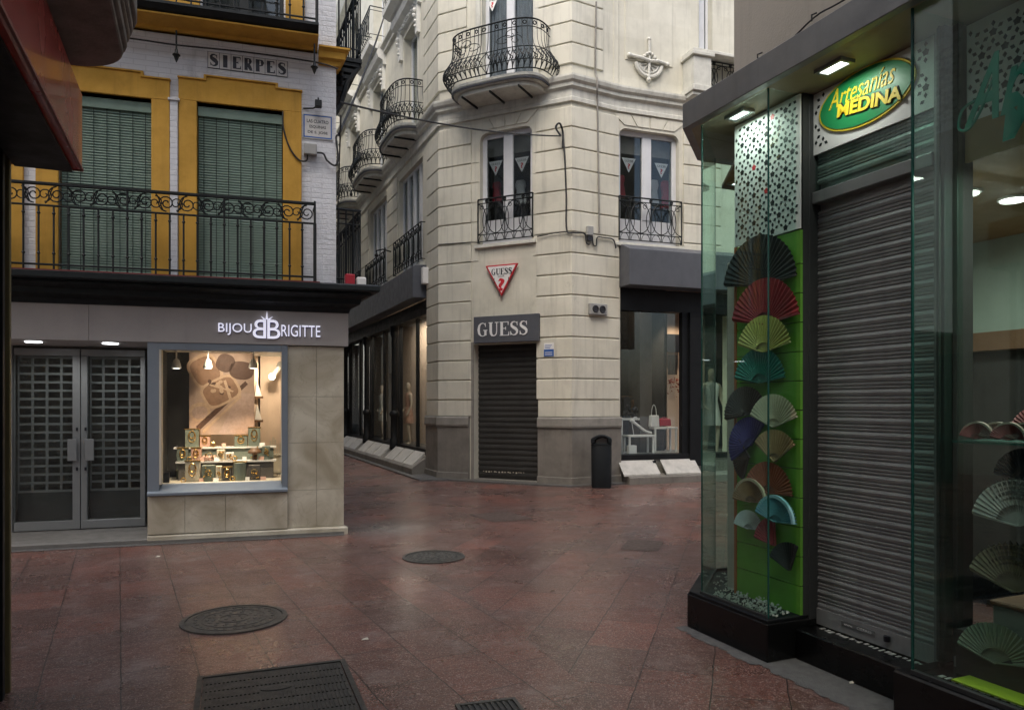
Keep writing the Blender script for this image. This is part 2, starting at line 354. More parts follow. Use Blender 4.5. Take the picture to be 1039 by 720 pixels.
def paving():
    m, nt, b = new('red granite paving')
    g = nt.nodes.new('ShaderNodeNewGeometry')
    def grid(ang, off, bw, rh):
        mp = nt.nodes.new('ShaderNodeMapping'); mp.vector_type = 'TEXTURE'; mp.inputs['Rotation'].default_value = (0, 0, ang); mp.inputs['Location'].default_value = off
        nt.links.new(g.outputs['Position'], mp.inputs[0])
        # slight wobble so that the joints are not ruled lines
        nz = nt.nodes.new('ShaderNodeTexNoise'); nz.inputs['Scale'].default_value = 6; nz.inputs['Detail'].default_value = 3; nt.links.new(g.outputs['Position'], nz.inputs['Vector'])
        sub = nt.nodes.new('ShaderNodeVectorMath'); sub.operation = 'MULTIPLY_ADD'; sub.inputs[1].default_value = (.02, .02, 0)
        nt.links.new(nz.outputs['Color'], sub.inputs[0]); nt.links.new(mp.outputs[0], sub.inputs[2])
        br = nt.nodes.new('ShaderNodeTexBrick'); br.inputs['Scale'].default_value = 1; br.inputs['Brick Width'].default_value = bw; br.inputs['Row Height'].default_value = rh
        br.inputs['Mortar Size'].default_value = .0046; br.inputs['Mortar Smooth'].default_value = .35; br.offset = .5
        br.inputs['Color1'].default_value = (0, 0, 0, 1); br.inputs['Color2'].default_value = (1, 1, 1, 1); br.inputs['Mortar'].default_value = (.5, .5, .5, 1)
        nt.links.new(sub.outputs[0], br.inputs['Vector']); return br
    A = grid(R(118), (0, 0, 0), .62, .41)
    B = grid(R(73), (.3, .1, 0), .62, .41)
    # the second laying direction starts at a line right of the middle
    sep = nt.nodes.new('ShaderNodeSeparateXYZ'); nt.links.new(g.outputs['Position'], sep.inputs[0])
    li = nt.nodes.new('ShaderNodeMath'); li.operation = 'MULTIPLY_ADD'; li.inputs[1].default_value = .39; nt.links.new(sep.outputs[1], li.inputs[0]); nt.links.new(sep.outputs[0], li.inputs[2])
    gt = nt.nodes.new('ShaderNodeMath'); gt.operation = 'GREATER_THAN'; gt.inputs[1].default_value = 2.05; nt.links.new(li.outputs[0], gt.inputs[0])
    tone = mixc(nt, A.outputs['Color'], B.outputs['Color'], gt.outputs[0])
    fm = nt.nodes.new('ShaderNodeMix'); fm.data_type = 'FLOAT'; nt.links.new(gt.outputs[0], fm.inputs[0]); nt.links.new(A.outputs['Fac'], fm.inputs[2]); nt.links.new(B.outputs['Fac'], fm.inputs[3])
    fac = fm.outputs[0]
    v = coords(nt)
    base = mixc(nt, (.235, .078, .052), (.120, .050, .036), tone)
    base = mixc(nt, base, (.115, .062, .048), noise(nt, v, .7, 6, .65, .42, .68))
    vo = nt.nodes.new('ShaderNodeTexVoronoi'); vo.inputs['Scale'].default_value = 150; nt.links.new(v, vo.inputs['Vector'])
    sp = nt.nodes.new('ShaderNodeSeparateXYZ'); nt.links.new(vo.outputs['Color'], sp.inputs[0])
    r1 = nt.nodes.new('ShaderNodeMapRange'); r1.inputs[1].default_value = .70; r1.inputs[2].default_value = .95; r1.inputs[4].default_value = .8; nt.links.new(sp.outputs[0], r1.inputs[0])
    r2 = nt.nodes.new('ShaderNodeMapRange'); r2.inputs[1].default_value = .6; r2.inputs[2].default_value = .95; r2.inputs[4].default_value = .8; nt.links.new(sp.outputs[1], r2.inputs[0])
    base = mixc(nt, base, (.40, .30, .26), r1.outputs[0]); base = mixc(nt, base, (.045, .028, .026), r2.outputs[0])
    base = mixc(nt, base, (.25, .19, .165), noise(nt, v, 1.9, 10, .75, .53, .75))      # dried dust
    base = mixc(nt, base, (.035, .03, .028), noise(nt, v, 11, 7, .8, .58, .72))     # gum and grime spots
    dd = nt.nodes.new('ShaderNodeVectorMath'); dd.operation = 'DISTANCE'; dd.inputs[1].default_value = (-1.62, 9.45, 0); nt.links.new(g.outputs['Position'], dd.inputs[0])
    rd = nt.nodes.new('ShaderNodeMapRange'); rd.inputs[1].default_value = .15; rd.inputs[2].default_value = .75; rd.inputs[3].default_value = 1; rd.inputs[4].default_value = 0; nt.links.new(dd.outputs['Value'], rd.inputs[0])
    ml = nt.nodes.new('ShaderNodeMath'); ml.operation = 'MULTIPLY'; nt.links.new(rd.outputs[0], ml.inputs[0]); nt.links.new(noise(nt, v, 16, 8, .8, .36, .58), ml.inputs[1])
    base = mixc(nt, base, (.24, .225, .20), ml.outputs[0])                            # splashed cement by the marble corner
    mort = mixc(nt, base, (.038, .026, .022), fac)
    nt.links.new(mort, b.inputs['Base Color'])
    rr = nt.nodes.new('ShaderNodeMapRange'); rr.inputs[3].default_value = .20; rr.inputs[4].default_value = .46
    nt.links.new(noise(nt, v, 1.1, 5, .65, .35, .65), rr.inputs[0]); nt.links.new(rr.outputs[0], b.inputs['Roughness'])
    b.inputs['Specular IOR Level'].default_value = .5
    cw = nt.nodes.new('ShaderNodeMapRange'); cw.inputs[3].default_value = .15; cw.inputs[4].default_value = .75; nt.links.new(noise(nt, v, .6, 5, .6, .35, .62), cw.inputs[0]); nt.links.new(cw.outputs[0], b.inputs['Coat Weight']); b.inputs['Coat Roughness'].default_value = .24; b.inputs['Coat IOR'].default_value = 1.45
    h = nt.nodes.new('ShaderNodeMath'); h.operation = 'MULTIPLY_ADD'; h.inputs[1].default_value = -2.2; nt.links.new(fac, h.inputs[0]); nt.links.new(sp.outputs[2], h.inputs[2])
    h2 = nt.nodes.new('ShaderNodeMath'); h2.operation = 'ADD'; nt.links.new(h.outputs[0], h2.inputs[0]); nt.links.new(noise(nt, v, 9, 5), h2.inputs[1])
    bump(nt, b, h2.outputs[0], .55, .006); return m
M['paving'] = paving()

# ------------------------------------------------------------------ lettering
def text_into(mb, fr, s, u0, u1, z0, z1, n, depth=.006, shear=0, off=0, mirror=False, space=1.0):
    cu = bpy.data.curves.new('lettering', 'FONT'); cu.body = s; cu.size = 1; cu.shear = shear; cu.offset = off; cu.space_character = space
    cu.extrude = .5; cu.resolution_u = 4
    o = bpy.data.objects.new('lettering', cu); COL.objects.link(o)
    bpy.context.view_layer.update()
    me = bpy.data.meshes.new_from_object(o.evaluated_get(bpy.context.evaluated_depsgraph_get()))
    xs = [v.co.x for v in me.vertices]; ys = [v.co.y for v in me.vertices]
    x0, x1, y0, y1 = min(xs), max(xs), min(ys), max(ys)
    vs = []
    for v in me.vertices:
        a = (v.co.x-x0)/(x1-x0)
        if mirror: a = 1-a
        b = (v.co.y-y0)/(y1-y0)
        vs.append(fr.w(u0+(u1-u0)*a, n+(depth if v.co.z > 0 else 0), z0+(z1-z0)*b))
    mb.add(vs, [tuple(p.vertices) for p in me.polygons])
    bpy.data.objects.remove(o); bpy.data.curves.remove(cu); bpy.data.meshes.remove(me)
T, H_ = .085, .022
SERIF = {
 'E': (.86, [([(.22,0),(.22,1)],[T,T]), ([(.06,.975),(.78,.975)],[H_,H_]), ([(.765,.99),(.765,.74)],[.03,.008]), ([(.22,.52),(.56,.52)],[H_,H_]), ([(.555,.63),(.555,.41)],[.015,.015]), ([(.06,.025),(.82,.025)],[H_,H_]), ([(.80,.01),(.83,.28)],[.035,.008])]),
 'I': (.44, [([(.22,0),(.22,1)],[T,T]), ([(.05,.975),(.39,.975)],[H_,H_]), ([(.05,.025),(.39,.025)],[H_,H_])]),
 'U': (.96, [([(.24,1),(.24,.36),(.27,.18),(.36,.06),(.5,.025),(.63,.06),(.72,.17),(.75,.36),(.75,1)],[T,T,.08,.06,.035,.03,.03,.025,.025]), ([(.07,.975),(.41,.975)],[H_,H_]), ([(.60,.975),(.90,.975)],[H_,H_])]),
 'S': (.78, [([(.67,.80),(.58,.92),(.42,.97),(.26,.93),(.17,.80),(.20,.67),(.34,.57),(.52,.47),(.65,.34),(.65,.18),(.54,.06),(.36,.02),(.22,.07),(.12,.22)],[.012,.02,.026,.04,.06,.075,.085,.09,.08,.062,.04,.026,.02,.012]), ([(.655,.97),(.665,.70)],[.014,.014]), ([(.12,.30),(.13,.02)],[.014,.014])]),
 'G': (1.0, [([(.78,.80),(.70,.92),(.55,.975),(.38,.93),(.24,.78),(.19,.5),(.24,.22),(.38,.07),(.55,.025),(.70,.07),(.78,.14)],[.012,.022,.026,.04,.07,.085,.07,.04,.026,.03,.04]), ([(.765,.97),(.785,.70)],[.014,.014]), ([(.78,.44),(.78,.08)],[T*.9,T*.9]), ([(.60,.45),(.94,.45)],[H_,H_])]),
 'P': (.82, [([(.24,0),(.24,1)],[T,T]), ([(.06,.025),(.44,.025)],[H_,H_]), ([(.06,.975),(.50,.975),(.64,.93),(.70,.76),(.65,.58),(.52,.50),(.26,.49)],[H_,H_,.05,.08,.05,.022,.022])]),
 'R': (.92, [([(.24,0),(.24,1)],[T,T]), ([(.06,.025),(.42,.025)],[H_,H_]), ([(.06,.975),(.50,.975),(.64,.93),(.69,.77),(.64,.60),(.52,.53),(.26,.52)],[H_,H_,.05,.08,.05,.022,.022]), ([(.46,.53),(.62,.26),(.78,.03)],[.07,.085,.07]), ([(.74,.025),(.92,.025)],[H_,H_])]),
}
def serif_into(mb, fr, s, u0, u1, z0, z1, n, depth=.01, bold=1.0):
    tot = sum(SERIF[c][0] for c in s); k = (u1-u0)/tot; h = z1-z0; x = u0; q = 0
    for c in s:
        w, strokes = SERIF[c]
        for pts, ws in strokes:
            q += 1; L = []; Rr = []
            for i, (a, b) in enumerate(pts):
                a0, b0 = pts[max(0, i-1)]; a1, b1 = pts[min(len(pts)-1, i+1)]
                dx, dy = a1-a0, b1-b0; l = math.hypot(dx, dy); hw = ws[i]*bold
                L.append((x+(a-dy/l*hw)*k, z0+(b+dx/l*hw)*h)); Rr.append((x+(a+dy/l*hw)*k, z0+(b-dx/l*hw)*h))
            d = depth+q*.0002
            for i in range(len(pts)-1):
                mb.poly(fr, [L[i], L[i+1], Rr[i+1], Rr[i]], n, n+d)
        x += w*k
# ================================================================== SETTING
g = MB(); g.slab([(-60, -40), (60, -40), (60, 80), (-60, 80)], None, 0.0)
struct(g, 'paving_ground', M['paving'])

def blob(cx, cy, rx, ry, ang, k=28, jit=.18, seed=1):
    r_ = random.Random(seed); pts = []
    ph = [r_.uniform(0, 6) for _ in range(4)]
    for i in range(k):
        a = 2*PI*i/k; q = 1+jit*(math.sin(3*a+ph[0])+.7*math.sin(5*a+ph[1])+.5*math.sin(9*a+ph[2]))/2+r_.uniform(-.04, .04)
        x, y = math.cos(a)*rx*q, math.sin(a)*ry*q
        pts.append((cx+x*math.cos(ang)-y*math.sin(ang), cy+x*math.sin(ang)+y*math.cos(ang)))
    return pts
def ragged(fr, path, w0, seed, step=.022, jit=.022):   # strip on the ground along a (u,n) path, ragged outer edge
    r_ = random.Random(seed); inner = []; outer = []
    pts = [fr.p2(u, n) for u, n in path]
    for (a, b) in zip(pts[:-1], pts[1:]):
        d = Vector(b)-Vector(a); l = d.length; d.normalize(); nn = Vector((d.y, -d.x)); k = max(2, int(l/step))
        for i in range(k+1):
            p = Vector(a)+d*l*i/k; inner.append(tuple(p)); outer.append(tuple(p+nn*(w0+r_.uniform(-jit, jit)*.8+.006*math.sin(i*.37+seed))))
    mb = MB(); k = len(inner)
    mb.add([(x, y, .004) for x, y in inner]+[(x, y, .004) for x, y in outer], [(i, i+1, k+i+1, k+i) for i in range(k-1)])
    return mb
struct(ragged(KF, [(-.83, .0), (.0, .0)], .10, 3), 'mortar_strip', M['mortar'])
struct(ragged(KF, [(.0, -.22), (.95, -.22)], .30, 4), 'mortar_strip', M['mortar'])
struct(ragged(BJ, [(-6, -.02), (.0, -.02)], .17, 5, jit=.02), 'mortar_strip', M['mortar'])
kerb = [GA.p2(-15, .40), GA.p2(.16, .40), GC.p2(.3, .12), GC.p2(LC, .12), GD.p2(LD, .14), GE.p2(12, .40)]
km = MB(); km.sweep(kerb, [(-.45, 0), (.10, 0), (.10, .03), (-.45, .05)]); struct(km, 'kerb', M['mortar'])
for (x_, y_, w_, d_, a_) in ((508, 524, .62, .8, 28), (652, 553, .41, .62, 73-90)):
    X, Y = ground(x_, y_); q = MB(); f_ = Fr(X, Y, math.cos(R(a_)), math.sin(R(a_))); q.slab([f_.p2(u*w_/2, n*d_/2) for u, n in ((-1, -1), (1, -1), (1, 1), (-1, 1))], None, .004); struct(q, 'paving_patch', M['darkslab'])

# manholes, drain, access cover
def manhole(x, y, r, label, seed):
    t = thing('manhole_cover', label, 'manhole cover', (x, y, 0), 0, 'round manhole covers in the paving')
    f = MB(); f.lathe((x, y, 0), [(r, .0), (r, .012), (r-.035, .014), (r-.035, .004)], 48); f.build('frame', M['iron_cover'], t)
    l = MB(); l.lathe((x, y, 0), [(r-.04, .0), (r-.04, .010), (r-.06, .011)], 48)
    for q in (.82, .62, .30):
        rr = r*q; l.lathe((x, y, 0), [(rr, .010), (rr, .0145), (rr-.014, .0145), (rr-.014, .010)], 48)
    for ring, cnt in ((.72, 26), (.5, 16), (.4, 12), (.16, 5)):
        for i in range(cnt):
            a = 2*PI*i/cnt; px_, py_ = x+math.cos(a)*r*ring, y+math.sin(a)*r*ring
            l.add([(px_+math.cos(a+k*PI/2)*.016, py_+math.sin(a+k*PI/2)*.016, .0105) for k in range(4)]+[(px_+math.cos(a+k*PI/2)*.012, py_+math.sin(a+k*PI/2)*.012, .0155) for k in range(4)], [(4,5,6,7)]+[(i2, (i2+1) % 4, 4+(i2+1) % 4, 4+i2) for i2 in range(4)])
    l.build('lid', M['iron_cover'], t)
x, y = ground(238, 628); manhole(x, y, .375, 'larger round cast iron manhole cover in front of the jewellery window', 1)
x, y = ground(440, 565); manhole(x, y, .325, 'smaller round grey manhole cover further back in the middle of the crossing', 2)
AC = Fr(-1.82, 4.27, .787, .30)
t = thing('access_cover', 'large rectangular ribbed iron access cover set in the paving', 'access cover', (*AC.p2(.42, .42), 0), AC.rot())
f = MB()
for a in ((0, .845, -.03, .0), (0, .845, .82, .85), (0, .03, .0, .82), (.815, .845, 0, .82)): f.box(AC, a[0], a[1], a[2], a[3], 0, .014)
f.build('frame', M['coverdark'], t)
l = MB(); l.box(AC, .035, .81, .005, .815, 0, .008)
for j in range(7):
    for i in range(34):
        u = .05+i*.0223; n0 = .025+j*.113
        if 2 <= j <= 2 and 13 <= i <= 20: continue
        l.box(AC, u, u+.011, n0, n0+.095, .008, .0135)
l.lathe((*AC.p2(.42, .30), .008), [(.085, 0), (.085, .005), (.06, .006)], 24, sy=.45, rot=AC.rot()); l.build('lid', M['coverdark'], t)
DR = Fr(*ground(462, 717), .85, .25)
t = thing('drain_grate', 'dark slotted iron drain grate at the bottom of the picture', 'drain', (*DR.p2(.15, .15), 0), DR.rot())
f = MB()
for a in ((0, .33, -.01, .015), (0, .33, .28, .305), (0, .02, .015, .28), (.31, .33, .015, .28)): f.box(DR, a[0], a[1], a[2], a[3], 0, .015)
f.build('frame', M['iron_cover'], t)
f = MB(); f.box(DR, .02, .31, .015, .28, 0, .005)
for i in range(9): f.box(DR, .03+i*.031, .045+i*.031, .02, .275, .005, .013)
f.build('grating', M['coverdark'], t)

# ================================================================== helpers for facades
def spiral(fr, u, z, n, r, turns=1.6, a0=0, sgn=1, k=16):
    return [fr.w(u+math.cos(a0+sgn*2*PI*turns*i/k)*r*(1-.8*i/k), n, z+math.sin(a0+sgn*2*PI*turns*i/k)*r*(1-.8*i/k)) for i in range(k+1)]
def arc(fr, u, z, n, ru, rz, a0, a1, k=12):
    return [fr.w(u+math.cos(R(a0+(a1-a0)*i/k))*ru, n, z+math.sin(R(a0+(a1-a0)*i/k))*rz) for i in range(k+1)]
def sepsweep(name, m, parent, paths, prof, **k):
    for pth in paths:
        q = MB(); q.sweep(pth, prof); q.build(name, m, parent, **k)
def arch_frame(fr, u0, u1, z0, z1, r, m):                # opening outline with rounded upper corners
    pts = [(u0, z0), (u0, z1-r)]
    pts += [(u0+r-r*math.cos(a), z1-r+r*math.sin(a)) for a in [PI/2*i/5 for i in range(1, 6)]]
    pts += [(u1-r+r*math.sin(a), z1-r+r*math.cos(a)) for a in [PI/2*i/5 for i in range(0, 6)]]
    pts += [(u1, z0)]; return pts
def flat_railing(fr, u0, u1, z0, z1, n, parent, name='window_railing'):
    mb = MB(); w = u1-u0; h = z1-z0; ze = z1-.1*h; zb = z0+.16*h
    for z in (z0, zb, ze, z1): mb.tube([fr.w(u0, n, z), fr.w(u1, n, z)], .011 if z != z1 else .016, 4)
    for u in (u0, u1): mb.tube([fr.w(u, n, z0-.02), fr.w(u, n, z1)], .014, 4); mb.tube([fr.w(u, n, z1), fr.w(u, .0, z1)], .012, 4); mb.tube([fr.w(u, n, z0), fr.w(u, .0, z0)], .012, 4)
    k = max(2, round(w/.42)); s = w/k
    for i in range(k):
        c = u0+s*(i+.5)
        mb.tube(arc(fr, c-s*.5, (zb+ze)/2, n, s*.46, (ze-zb)*.48, -90, 90), .010, 4)
        mb.tube(arc(fr, c+s*.5, (zb+ze)/2, n, s*.46, (ze-zb)*.48, 90, 270), .010, 4)
        mb.tube(arc(fr, c, (zb+ze)/2-.05*h, n, s*.22, (ze-zb)*.40, 0, 360, 16), .009, 4)
        mb.tube([fr.w(c, n, z0), fr.w(c, n, z1)], .009, 4)
        mb.tube([fr.w(c-s*.5, n, z0), fr.w(c-s*.5, n, z1)], .009, 4)
        for q in (-1, 1):
            mb.tube(spiral(fr, c+q*s*.30, ze-.09*h, n, s*.13, 1.3, PI/2, q), .008, 4)
            mb.tube(arc(fr, c+q*s*.25, z0, n, s*.2, zb-z0, 0, 180, 8), .007, 4)
        mb.tube(arc(fr, c, (z1+ze)/2, n, .028, .028, 0, 360, 8), .013, 4)
    return mb.build(name, M['iron'], parent)
def bow_balcony(fr, uc, w, d, z, parent, h=1.0, stone='cream2', brackets=True):
    """rounded stone deck with a bellied wrought-iron railing"""
    K = 30
    def pl(th, out=1.0, e=.55):
        c, s_ = math.cos(th), math.sin(th)
        return uc-(w/2)*out*math.copysign(abs(c)**e, c), d*out*abs(s_)**e
    deck = MB()
    for out, za, zb in ((1.0, z-.07, z), (.96, z-.13, z-.072), (.88, z-.22, z-.132)):
        pts = [pl(PI*i/K, out) for i in range(K+1)]
        pts = [fr.p2(u, max(n, 0.0)) for u, n in pts]
        deck.slab([pts[0]]+pts[1:-1]+[pts[-1]], za, zb)
    dk = deck.build('deck', M[stone], parent, bevel=.012)
    band = MB(); band.tube([fr.w(*(lambda a: (a[0], a[1]+.005))(pl(PI*i/K, .985)), z-.10) for i in range(K+1)], .022, 5); band.build('edge_band', M['charcoal'], dk)
    if brackets:
        for q in (-.6, 0, .6):
            b = MB(); b.box(fr, uc+q*w/2-.012, uc+q*w/2+.012, .02, d*.9, z-.26, z-.222); b.build('iron_bracket', M['iron'], dk)
    rail = MB()
    def P(th, f):                                       # f 0..1 up the railing, belly low down
        out = 1.0+.17*math.exp(-((f-.22)/.22)**2)-.03*f
        u, n = pl(th, out); return fr.w(u, n, z+.04+f*h)
    ths = [PI*i/44 for i in range(45)]
    for f, r in ((0, .013), (.14, .009), (.42, .010), (.84, .010), (1.0, .018)): rail.tube([P(t_, f) for t_ in ths], r, 4)
    nb = max(14, int((w+2*d)/.115)); tt = []
    # even spacing along the front
    L = [0]; 
    for a, b in zip(ths[:-1], ths[1:]): L.append(L[-1]+(P(b, 0)-P(a, 0)).length)
    for i in range(nb+1):
        t_ = L[-1]*i/nb
        for j in range(44):
            if L[j+1] >= t_-1e-6: tt.append(ths[j]+(ths[j+1]-ths[j])*(t_-L[j])/(L[j+1]-L[j])); break
    for i, t_ in enumerate(tt):
        rail.tube([P(t_, f/8) for f in range(9)], .0075, 4)
        if i < nb:
            t2 = tt[i+1]; tm = (t_+t2)/2; dt = t2-t_
            rail.tube([P(t_+dt*(.5-.5*math.cos(PI*f/6)), .42*f/6) for f in range(7)], .009, 4)
            rail.tube([P(t2-dt*(.5-.5*math.cos(PI*f/6)), .42*f/6) for f in range(7)], .009, 4)
            rail.tube([P(tm+math.sin(PI*2*f/6)*dt*.4, .14+.2*f/6) for f in range(7)], .010, 4)
            if i % 2 == 0: rail.tube([P(tm+math.cos(2*PI*f/8)*dt*.35, .92+math.sin(2*PI*f/8)*.035) for f in range(9)], .012, 4)
    # scrollwork in the upper middle of the front
    for q in (-1, 1):
        for k, (a, b) in enumerate(((.16, .60), (.30, .70), (.42, .58))):
            rail.tube([P(PI/2+q*a*.9+q*.16*(1-.07*i)*math.cos(i*.62), b+.12*(1-.07*i)*math.sin(i*.62)) for i in range(13)], .008, 4)
    rail.build('railing', M['iron'], parent)
def casement(fr, u0, u1, z0, z1, n, parent, frame='white_frame', gl='glassdark', low=.0, mull=1, fw=.06, transom=None, blind_=0, curtain=False):
    mb = MB(); 
    mb.box(fr, u0, u1, n-.06, n, z1-fw, z1); mb.box(fr, u0, u1, n-.06, n, z0, z0+fw+low)
    cols = [u0]+[u0+(u1-u0)*(i+1)/(mull+1) for i in range(mull)]+[u1]
    mb.box(fr, u0, u0+fw, n-.06, n, z0+fw+low, z1-fw); mb.box(fr, u1-fw, u1, n-.06, n, z0+fw+low, z1-fw)
    for c in cols[1:-1]: mb.box(fr, c-fw*1.1, c+fw*1.1, n-.06, n+.012, z0+fw+low, z1-fw)
    if transom:
        for a, b in zip(cols[:-1], cols[1:]): mb.box(fr, a+fw*1.1, b-fw*1.1, n-.055, n-.004, transom-fw/2, transom+fw/2)
    w = mb.build('window_frame', M[frame], parent, bevel=.006)
    for a, b in zip(cols[:-1], cols[1:]):
        p = MB(); p.box(fr, a+fw*.9, b-fw*.9, n-.04, n-.032, z0+fw+low-.01, z1-fw+.01); p.build('pane', M[gl], w)
        if blind_: p = MB(); p.box(fr, a+fw*.9, b-fw*.9, n-.10, n-.09, z1-fw-blind_, z1-fw+.01); p.build('roller_blind', M['greystone'], w)
        if curtain:
            p = MB(); k = 16; x0, x1 = a+fw*.9, b-fw*.9; vs = []
            for i in range(k+1): vs += [fr.w(x0+(x1-x0)*i/k, n-.12+.02*math.sin(i*2.1), z0+fw), fr.w(x0+(x1-x0)*i/k, n-.12+.02*math.sin(i*2.1), z1-fw)]
            p.add(vs, [(2*i, 2*i+2, 2*i+3, 2*i+1) for i in range(k)]); p.build('curtain', M['cloth_grey'], w)
    return w

# ================================================================== CREAM CORNER BUILDING
GB = thing('corner_building', 'cream rusticated corner building with curved iron balconies and a shuttered door', 'building', (*GC.p2(LC/2, 0), 0), 0)
P_A = GA.p2(-30); P_AC = (-1.529, 15.6); P_CD = (1.151, 14.27); P_DE = (2.121, 14.8); P_E = GE.p2(14)
ZS = [1.663+.405*k for k in range(40)]
TOP = 15.5
# --- core walls with openings
uD0, uD1 = GC.u(481), GC.u(546); zDt = GC.z(500, 349)
uW0, uW1 = GC.u(487), GC.u(540); zW0, zW1 = GC.z(515, 246), GC.z(515, 131)
u2a, u2b = GC.u(489), GC.u(541)
z2a, z2b = 7.98, 10.75
uE0, uE1 = GE.u(628), GE.u(689); zE0, zE1 = GE.z(640, 247), GE.z(640, 131)
eg0, eg1 = .05, GE.u(716)
bays = [-2.30-3.36*i for i in range(8)]
wl = MB()
hA = [(-29.5, -.88, .42, 4.15)]+[(b-1.05, b+1.05, 4.78, 7.2) for b in bays]+[(b-.62, b+.62, 7.98, 10.6) for b in bays]+[(b-.62, b+.62, 11.3, 14.0) for b in bays]
wl.wall(GA, -30, 0, 0, TOP, hA, -.4, 0)
wl.wall(GC, 0, LC, 0, TOP, [(uD0, uD1, 0, zDt), (uW0, uW1, zW0, zW1), (u2a, u2b, z2a, z2b), (u2a, u2b, 11.4, 14)], -.4, 0)
wl.wall(GD, 0, LD, 0, TOP, [], -.4, 0)
ewin2 = (GE.u(709), GE.u(723))
wl.wall(GE, 0, 14, 0, TOP, [(eg0, 2.75, .42, 4.05), (3.4, 7.0, .42, 4.05), (7.6, 11.5, .42, 4.05), (uE0, uE1, zE0, zE1), (uE0+3.3, uE1+3.3, zE0, zE1), (uE0+6.6, uE1+6.6, zE0, zE1), (*ewin2, 7.98, 10.7), (ewin2[0]+3.3, ewin2[1]+3.3, 7.98, 10.7)], -.4, 0)
wl.build('wall', M['cream'], GB)
# floors, roof and back rooms keep daylight out of the interior
inner = [P_AC, P_CD, P_DE, P_E, GE.p2(14, -9), GA.p2(-30, -9), P_A]
def shrink(pts, d=.2):
    cx, cy = 0, 20; return [(x+(cx-x)/math.hypot(cx-x, cy-y)*d, y+(cy-y)/math.hypot(cx-x, cy-y)*d) for x, y in pts]
fl = MB()
for a, b in ((.0, .40), (4.3, 4.5), (7.55, 7.7), (10.95, 11.1), (15.3, 15.6)): fl.slab(shrink(inner, .25), a, b)
fl.build('floor_slab', M['dim'], GB)
bw = MB(); bw.box(GA, -30, 1.5, -4.3, -4.0, .4, 15.3); bw.box(GE, -1.2, 14, -4.6, -4.3, .4, 15.3); bw.box(GC, -1.2, 3.4, -3.4, -3.3, 4.5, 15.3); bw.build('inner_wall', M['dim'], GB)
# --- rusticated courses
def courses(path, zlo, zhi, out=.035):
    mb = MB()
    for a, b in zip(ZS[:-1], ZS[1:]):
        if a < zlo-.01 or b > zhi+.05: continue
        mb.sweep(path, [(-.01, a+.016), (out-.012, a+.016), (out, a+.026), (out, b-.026+.012), (out-.012, b-.002), (-.01, b-.002)])
    if mb.v: mb.build('rusticated_courses', M['cream'], GB, bevel=.004)
sl = GC.u(478.5); sr = GC.u(545)
courses([GA.p2(-.84), P_AC, GC.p2(sl)], 1.3, 4.5); courses([GC.p2(sr), P_CD, P_DE], 1.3, 4.5)
first = [(-.01, 1.34), (.035, 1.34), (.035, 1.655), (-.01, 1.655)]
sepsweep('rusticated_courses', M['cream'], GB, ([GA.p2(-.84), P_AC, GC.p2(sl)], [GC.p2(uD1+.02), P_CD, P_DE]), first, bevel=.004)
courses([GA.p2(-.84), P_AC, GC.p2(sl)], 4.5, 7.4); courses([GC.p2(GC.u(544.5)), P_CD, P_DE], 4.5, 7.4)
courses([GA.p2(-1.1), P_AC, GC.p2(GC.u(474))], 8.0, 15); courses([GC.p2(GC.u(543.5)), P_CD, GD.p2(GD.u(611))], 8.0, 15)
eR = GE.u(693); courses([GE.p2(eR), GE.p2(eR+.9)], 4.5, 7.4); courses([GE.p2(eR+3.3), GE.p2(eR+4.2)], 4.5, 7.4)
for b in bays[:-1]: courses([GA.p2(b-2.22), GA.p2(b-1.15)], 4.5, 7.4)
# shallow joints between stones near the window (side strips)
for z in ZS[8:14]:
    for f_, a, b in ((GC, sl+.005, uW0-.03), (GC, uW1+.03, GC.u(544.5)-.01)):
        if b > a: MB().box(f_, a, b, -.005, .012, z-.38, z-.012).build('stone_strip', M['cream'], GB)
# --- plinth
pro = [(-.01, 0), (.05, 0), (.05, 1.12), (-.01, 1.12)]; cap = [(-.01, 1.122), (.075, 1.122), (.085, 1.16), (.075, 1.30), (.05, 1.33), (-.01, 1.33)]
for path in ([GA.p2(-.86), P_AC, GC.p2(uD0-.10)], [GC.p2(uD1+.01), P_CD, P_DE, GE.p2(.05)]):
    sepsweep('plinth', M['greystone'], GB, [path], pro, bevel=.005); sepsweep('plinth_cap', M['greycap'], GB, [path], cap)
sepsweep('base_course', M['greystone'], GB, ([GC.p2(uD1+.01), P_CD, P_DE, GE.p2(.05)], [GA.p2(-.86), P_AC, GC.p2(uD0-.10)]), [(.051, 0), (.075, 0), (.07, .16), (.051, .17)])
# --- cornices
cn = MB(); full = [GA.p2(-30), P_AC, P_CD, P_DE, GE.p2(14)]
cn.sweep(full, [(-.01, 7.42), (.05, 7.43), (.05, 7.50), (.035, 7.52), (.035, 7.66), (.10, 7.70), (.10, 7.76), (.15, 7.80), (.17, 7.86), (.17, 7.90), (.0, 7.94)])
cn.sweep(full, [(-.01, 4.56), (.06, 4.57), (.06, 4.64), (.02, 4.67), (-.01, 4.67)]) if False else None
cn.build('cornice', M['cream2'], GB); cn = MB()
cn.sweep(full, [(-.01, 11.0), (.08, 11.02), (.08, 11.1), (.16, 11.16), (.16, 11.24), (.0, 11.28)])
cn.build('cornice', M['cream2'], GB); cn = MB()
cn.sweep(full, [(-.01, 14.9), (.15, 14.95), (.3, 15.2), (.3, 15.4), (-.01, 15.5)])
cn.build('cornice', M['cream2'], GB)
# upper panel of the right side
up = MB()
up.box(GE, GE.u(622), GE.u(627), -.01, .03, 7.95, 11)
up.build('pilaster_strip', M['cream'], GB, bevel=.006); up = MB()
up.box(GE, GE.u(634), GE.u(682), -.01, .02, 8.5, 10.9)
up.build('wall_panel', M['cream'], GB, bevel=.006)
